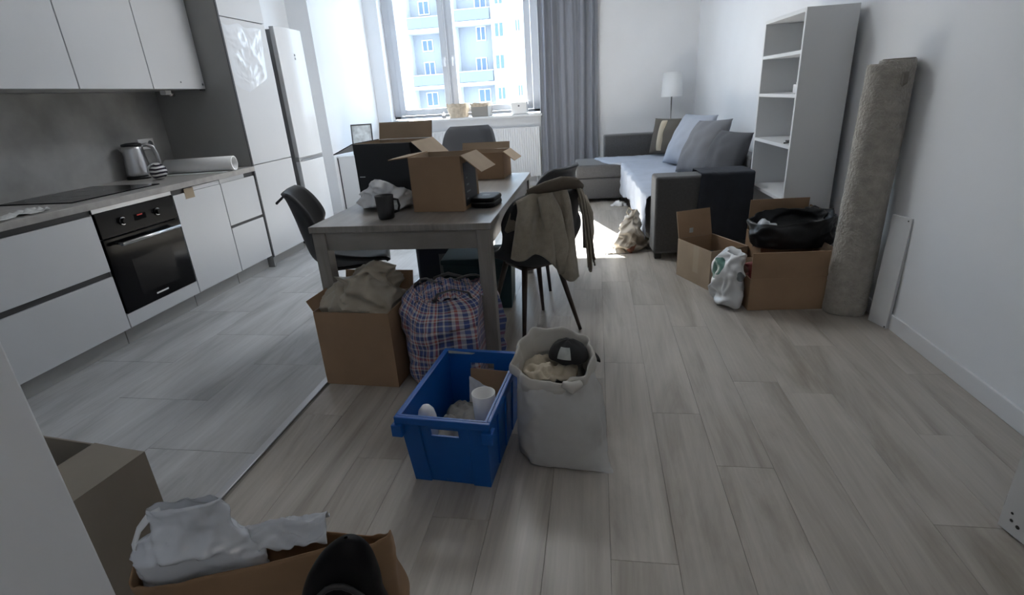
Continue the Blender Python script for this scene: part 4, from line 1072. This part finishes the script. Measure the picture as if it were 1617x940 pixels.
MB().grid(lambda u, v: ((.132+.015*v)*spow(cos(2*pi*u), .35), (.132+.015*v)*spow(sin(2*pi*u), .35), .135+.05*v*(1+.5*noise.noise(Vector((cos(2*pi*u)*4, sin(2*pi*u)*4, 3))))), 60, 6, closeu=True).build('paper_wrap', 'pot_paper', p2)
p3 = pot('plain white box pot at the right of the sill', -1.09, .22, .165, 'white')
MB().cyl((0,-.1105,.115),(0,-.1165,.115),.013,n=14).build('knob', 'grey_plastic', p3)
t = thing('padlock', 'small grey metal lock lying at the left of the sill', 'lock', (-2.22,YW+.0,sz))
B(-.03,-.02,0,.03,.02,.05).build('body', 'lamp_metal', t, bevel=.005); m = MB(); m.tube([(-.018,0,.05),(-.018,0,.07),(0,0,.085),(.018,0,.07),(.018,0,.05)], .005, 8); m.build('shackle', 'chrome', t)

# ================================================================== FOREGROUND, LOWER LEFT
cL = carton('carton', 'brown carton in the lower left foreground with one side folded shut', (-1.554,.892,0), -7, .50, .42, .41, {'r': (-88,.185)}, outer='kraft_grey', inner='kraft_grey')
B(.2506,-.21,.002,.2512,-.15,.405).build('tape', 'tape', cL)
B_ = B(-.14,-.17,.0075,.02,.17,.31).build('wrapped_parcel', 'brown_wood', loc=(-1.60,.89,0), rot=(0,0,RD(-7)), bevel=.02, seg=3); tag(B_, 'dark brown wrapped parcel inside the lower left carton', 'parcel')
B_ = B(-.06,-.16,.311,.02,.14,.345).build('folded_paper', 'kraft_light', loc=(-1.58,.89,0), rot=(RD(0),0,RD(4)), bevel=.004); tag(B_, 'folded pale paper on the parcel in the lower left carton', 'paper')

kp = thing('paper_bag', 'large open kraft paper bag at the bottom of the picture', 'bag', (-.722,.79,0), 20)
def kbag(u, v):
    a = 2*pi*u; pw = 7.; rx, ry = .262, .050
    x, y = rx*spow(cos(a), 2/pw), ry*spow(sin(a), 2/pw)
    rim = .395 + .012*max(0, 1-abs(x-.12)/.12) - .075*max(0, min(1, x/.2))*(.5+.5*math.tanh(y/.02)) + .012*noise.noise(Vector((cos(a)*2.5, sin(a)*2.5, 7))) + .018*max(0, abs(x)-.22)/.04*(1 if y > 0 else .3)
    z = .002+(rim-.002)*v
    b = 1+.03*sin(pi*v); k = .014*crn((x, y, z), 9, 17)*min(1, v*4)
    return (x*b+k*cos(a), y*(b+.25*sin(pi*v))+k*sin(a), z)
m = MB(); m.grid(kbag, 120, 40, closeu=True); m.build('body', 'paper_bag', kp, solid=.003)
B(-.25,-.045,.002,.25,.045,.006).build('bottom', 'paper_bag', kp)
# white carrier bag in the paper bag
wp = thing('white_carrier_bag', 'glossy white plastic carrier bag spilling out of the paper bag', 'bag', (-.850,.745,0), 18)
m = MB()
def wbag(u, v):
    K = [(0,0,.10,.08,.02,3),(0,0,.30,.110,.034,3),(0,0,.385,.125,.036,2.6),(-.005,.0,.435,.115,.036,2.4),(.0,.003,.485,.094,.026,2.2),(.0,.005,.528,.072,.012,2.1),(.0,.005,.543,.062,.003,2)]
    cx, cy, z, rx, ry, pw = catmull(K, v); a = 2*pi*u
    p = Vector((cx+rx*spow(cos(a),2/pw), cy+ry*spow(sin(a),2/pw), z)); p += Vector((cos(a), sin(a), .4))*(-.045*crn(p, 7, 19)-.012*crn(p, 20, 3))
    if p.z < .44: p.y = max(-.036, min(.036, p.y)); p.x = max(-.115, p.x)
    return p
m.grid(wbag, 80, 60, closeu=True).build('body', 'clear_plastic', wp)
h = MB(); h.tube([(-.050,.006,.533),(-.075,.006,.525),(-.098,.003,.501),(-.118,.0,.463),(-.122,.0,.425)], [.012,.010,.009,.009,.012], 10, flat=.3); h.build('handle', 'white_plastic', wp)
m = MB()
def tail(u, v):
    w_ = .10*(1-.1*u)
    return (.075+.20*u, .005+.012*sin(u*5)+(v-.5)*w_*.7, .405+.015*u+.04*(1-abs(v-.5)*2)*(1-.3*u)-.03*crn((u, v, 0), 3.0, 23)+.03*u*v)
m.grid(tail, 40, 20).build('loose_end', 'clear_plastic', wp, solid=.0015)
# black bag in front of the paper bag
hb_ = thing('black_bag', 'black zipped bag standing in front of the paper bag', 'bag', (-.415,.60,.0005), 20)
m = MB(); loft(m, [(-.035,0,.0,.06,.04,3),(-.035,0,.015,.085,.055,3),(-.03,0,.28,.090,.06,2.6),(-.022,.0,.45,.082,.052,2.4),(-.010,.0,.55,.064,.040,2.2),(.004,0,.61,.042,.028,2),(.012,0,.638,.02,.014,2),(.012,0,.645,.003,.003,2)], 48, 44, amp=.006, sc=6, seed=3); m.build('body', 'leather_black', hb_)
P = []
for i in range(17):
    a = pi*i/16; x = -.012+.066*cos(a); z = .41+.18*sin(a)
    P.append((x, -.030-.028*(1-sin(a)*.6)*(1-abs(cos(a))**3), z))
m = MB(); m.tube(P, .005, 8); m.build('piping', 'black_plastic', hb_)
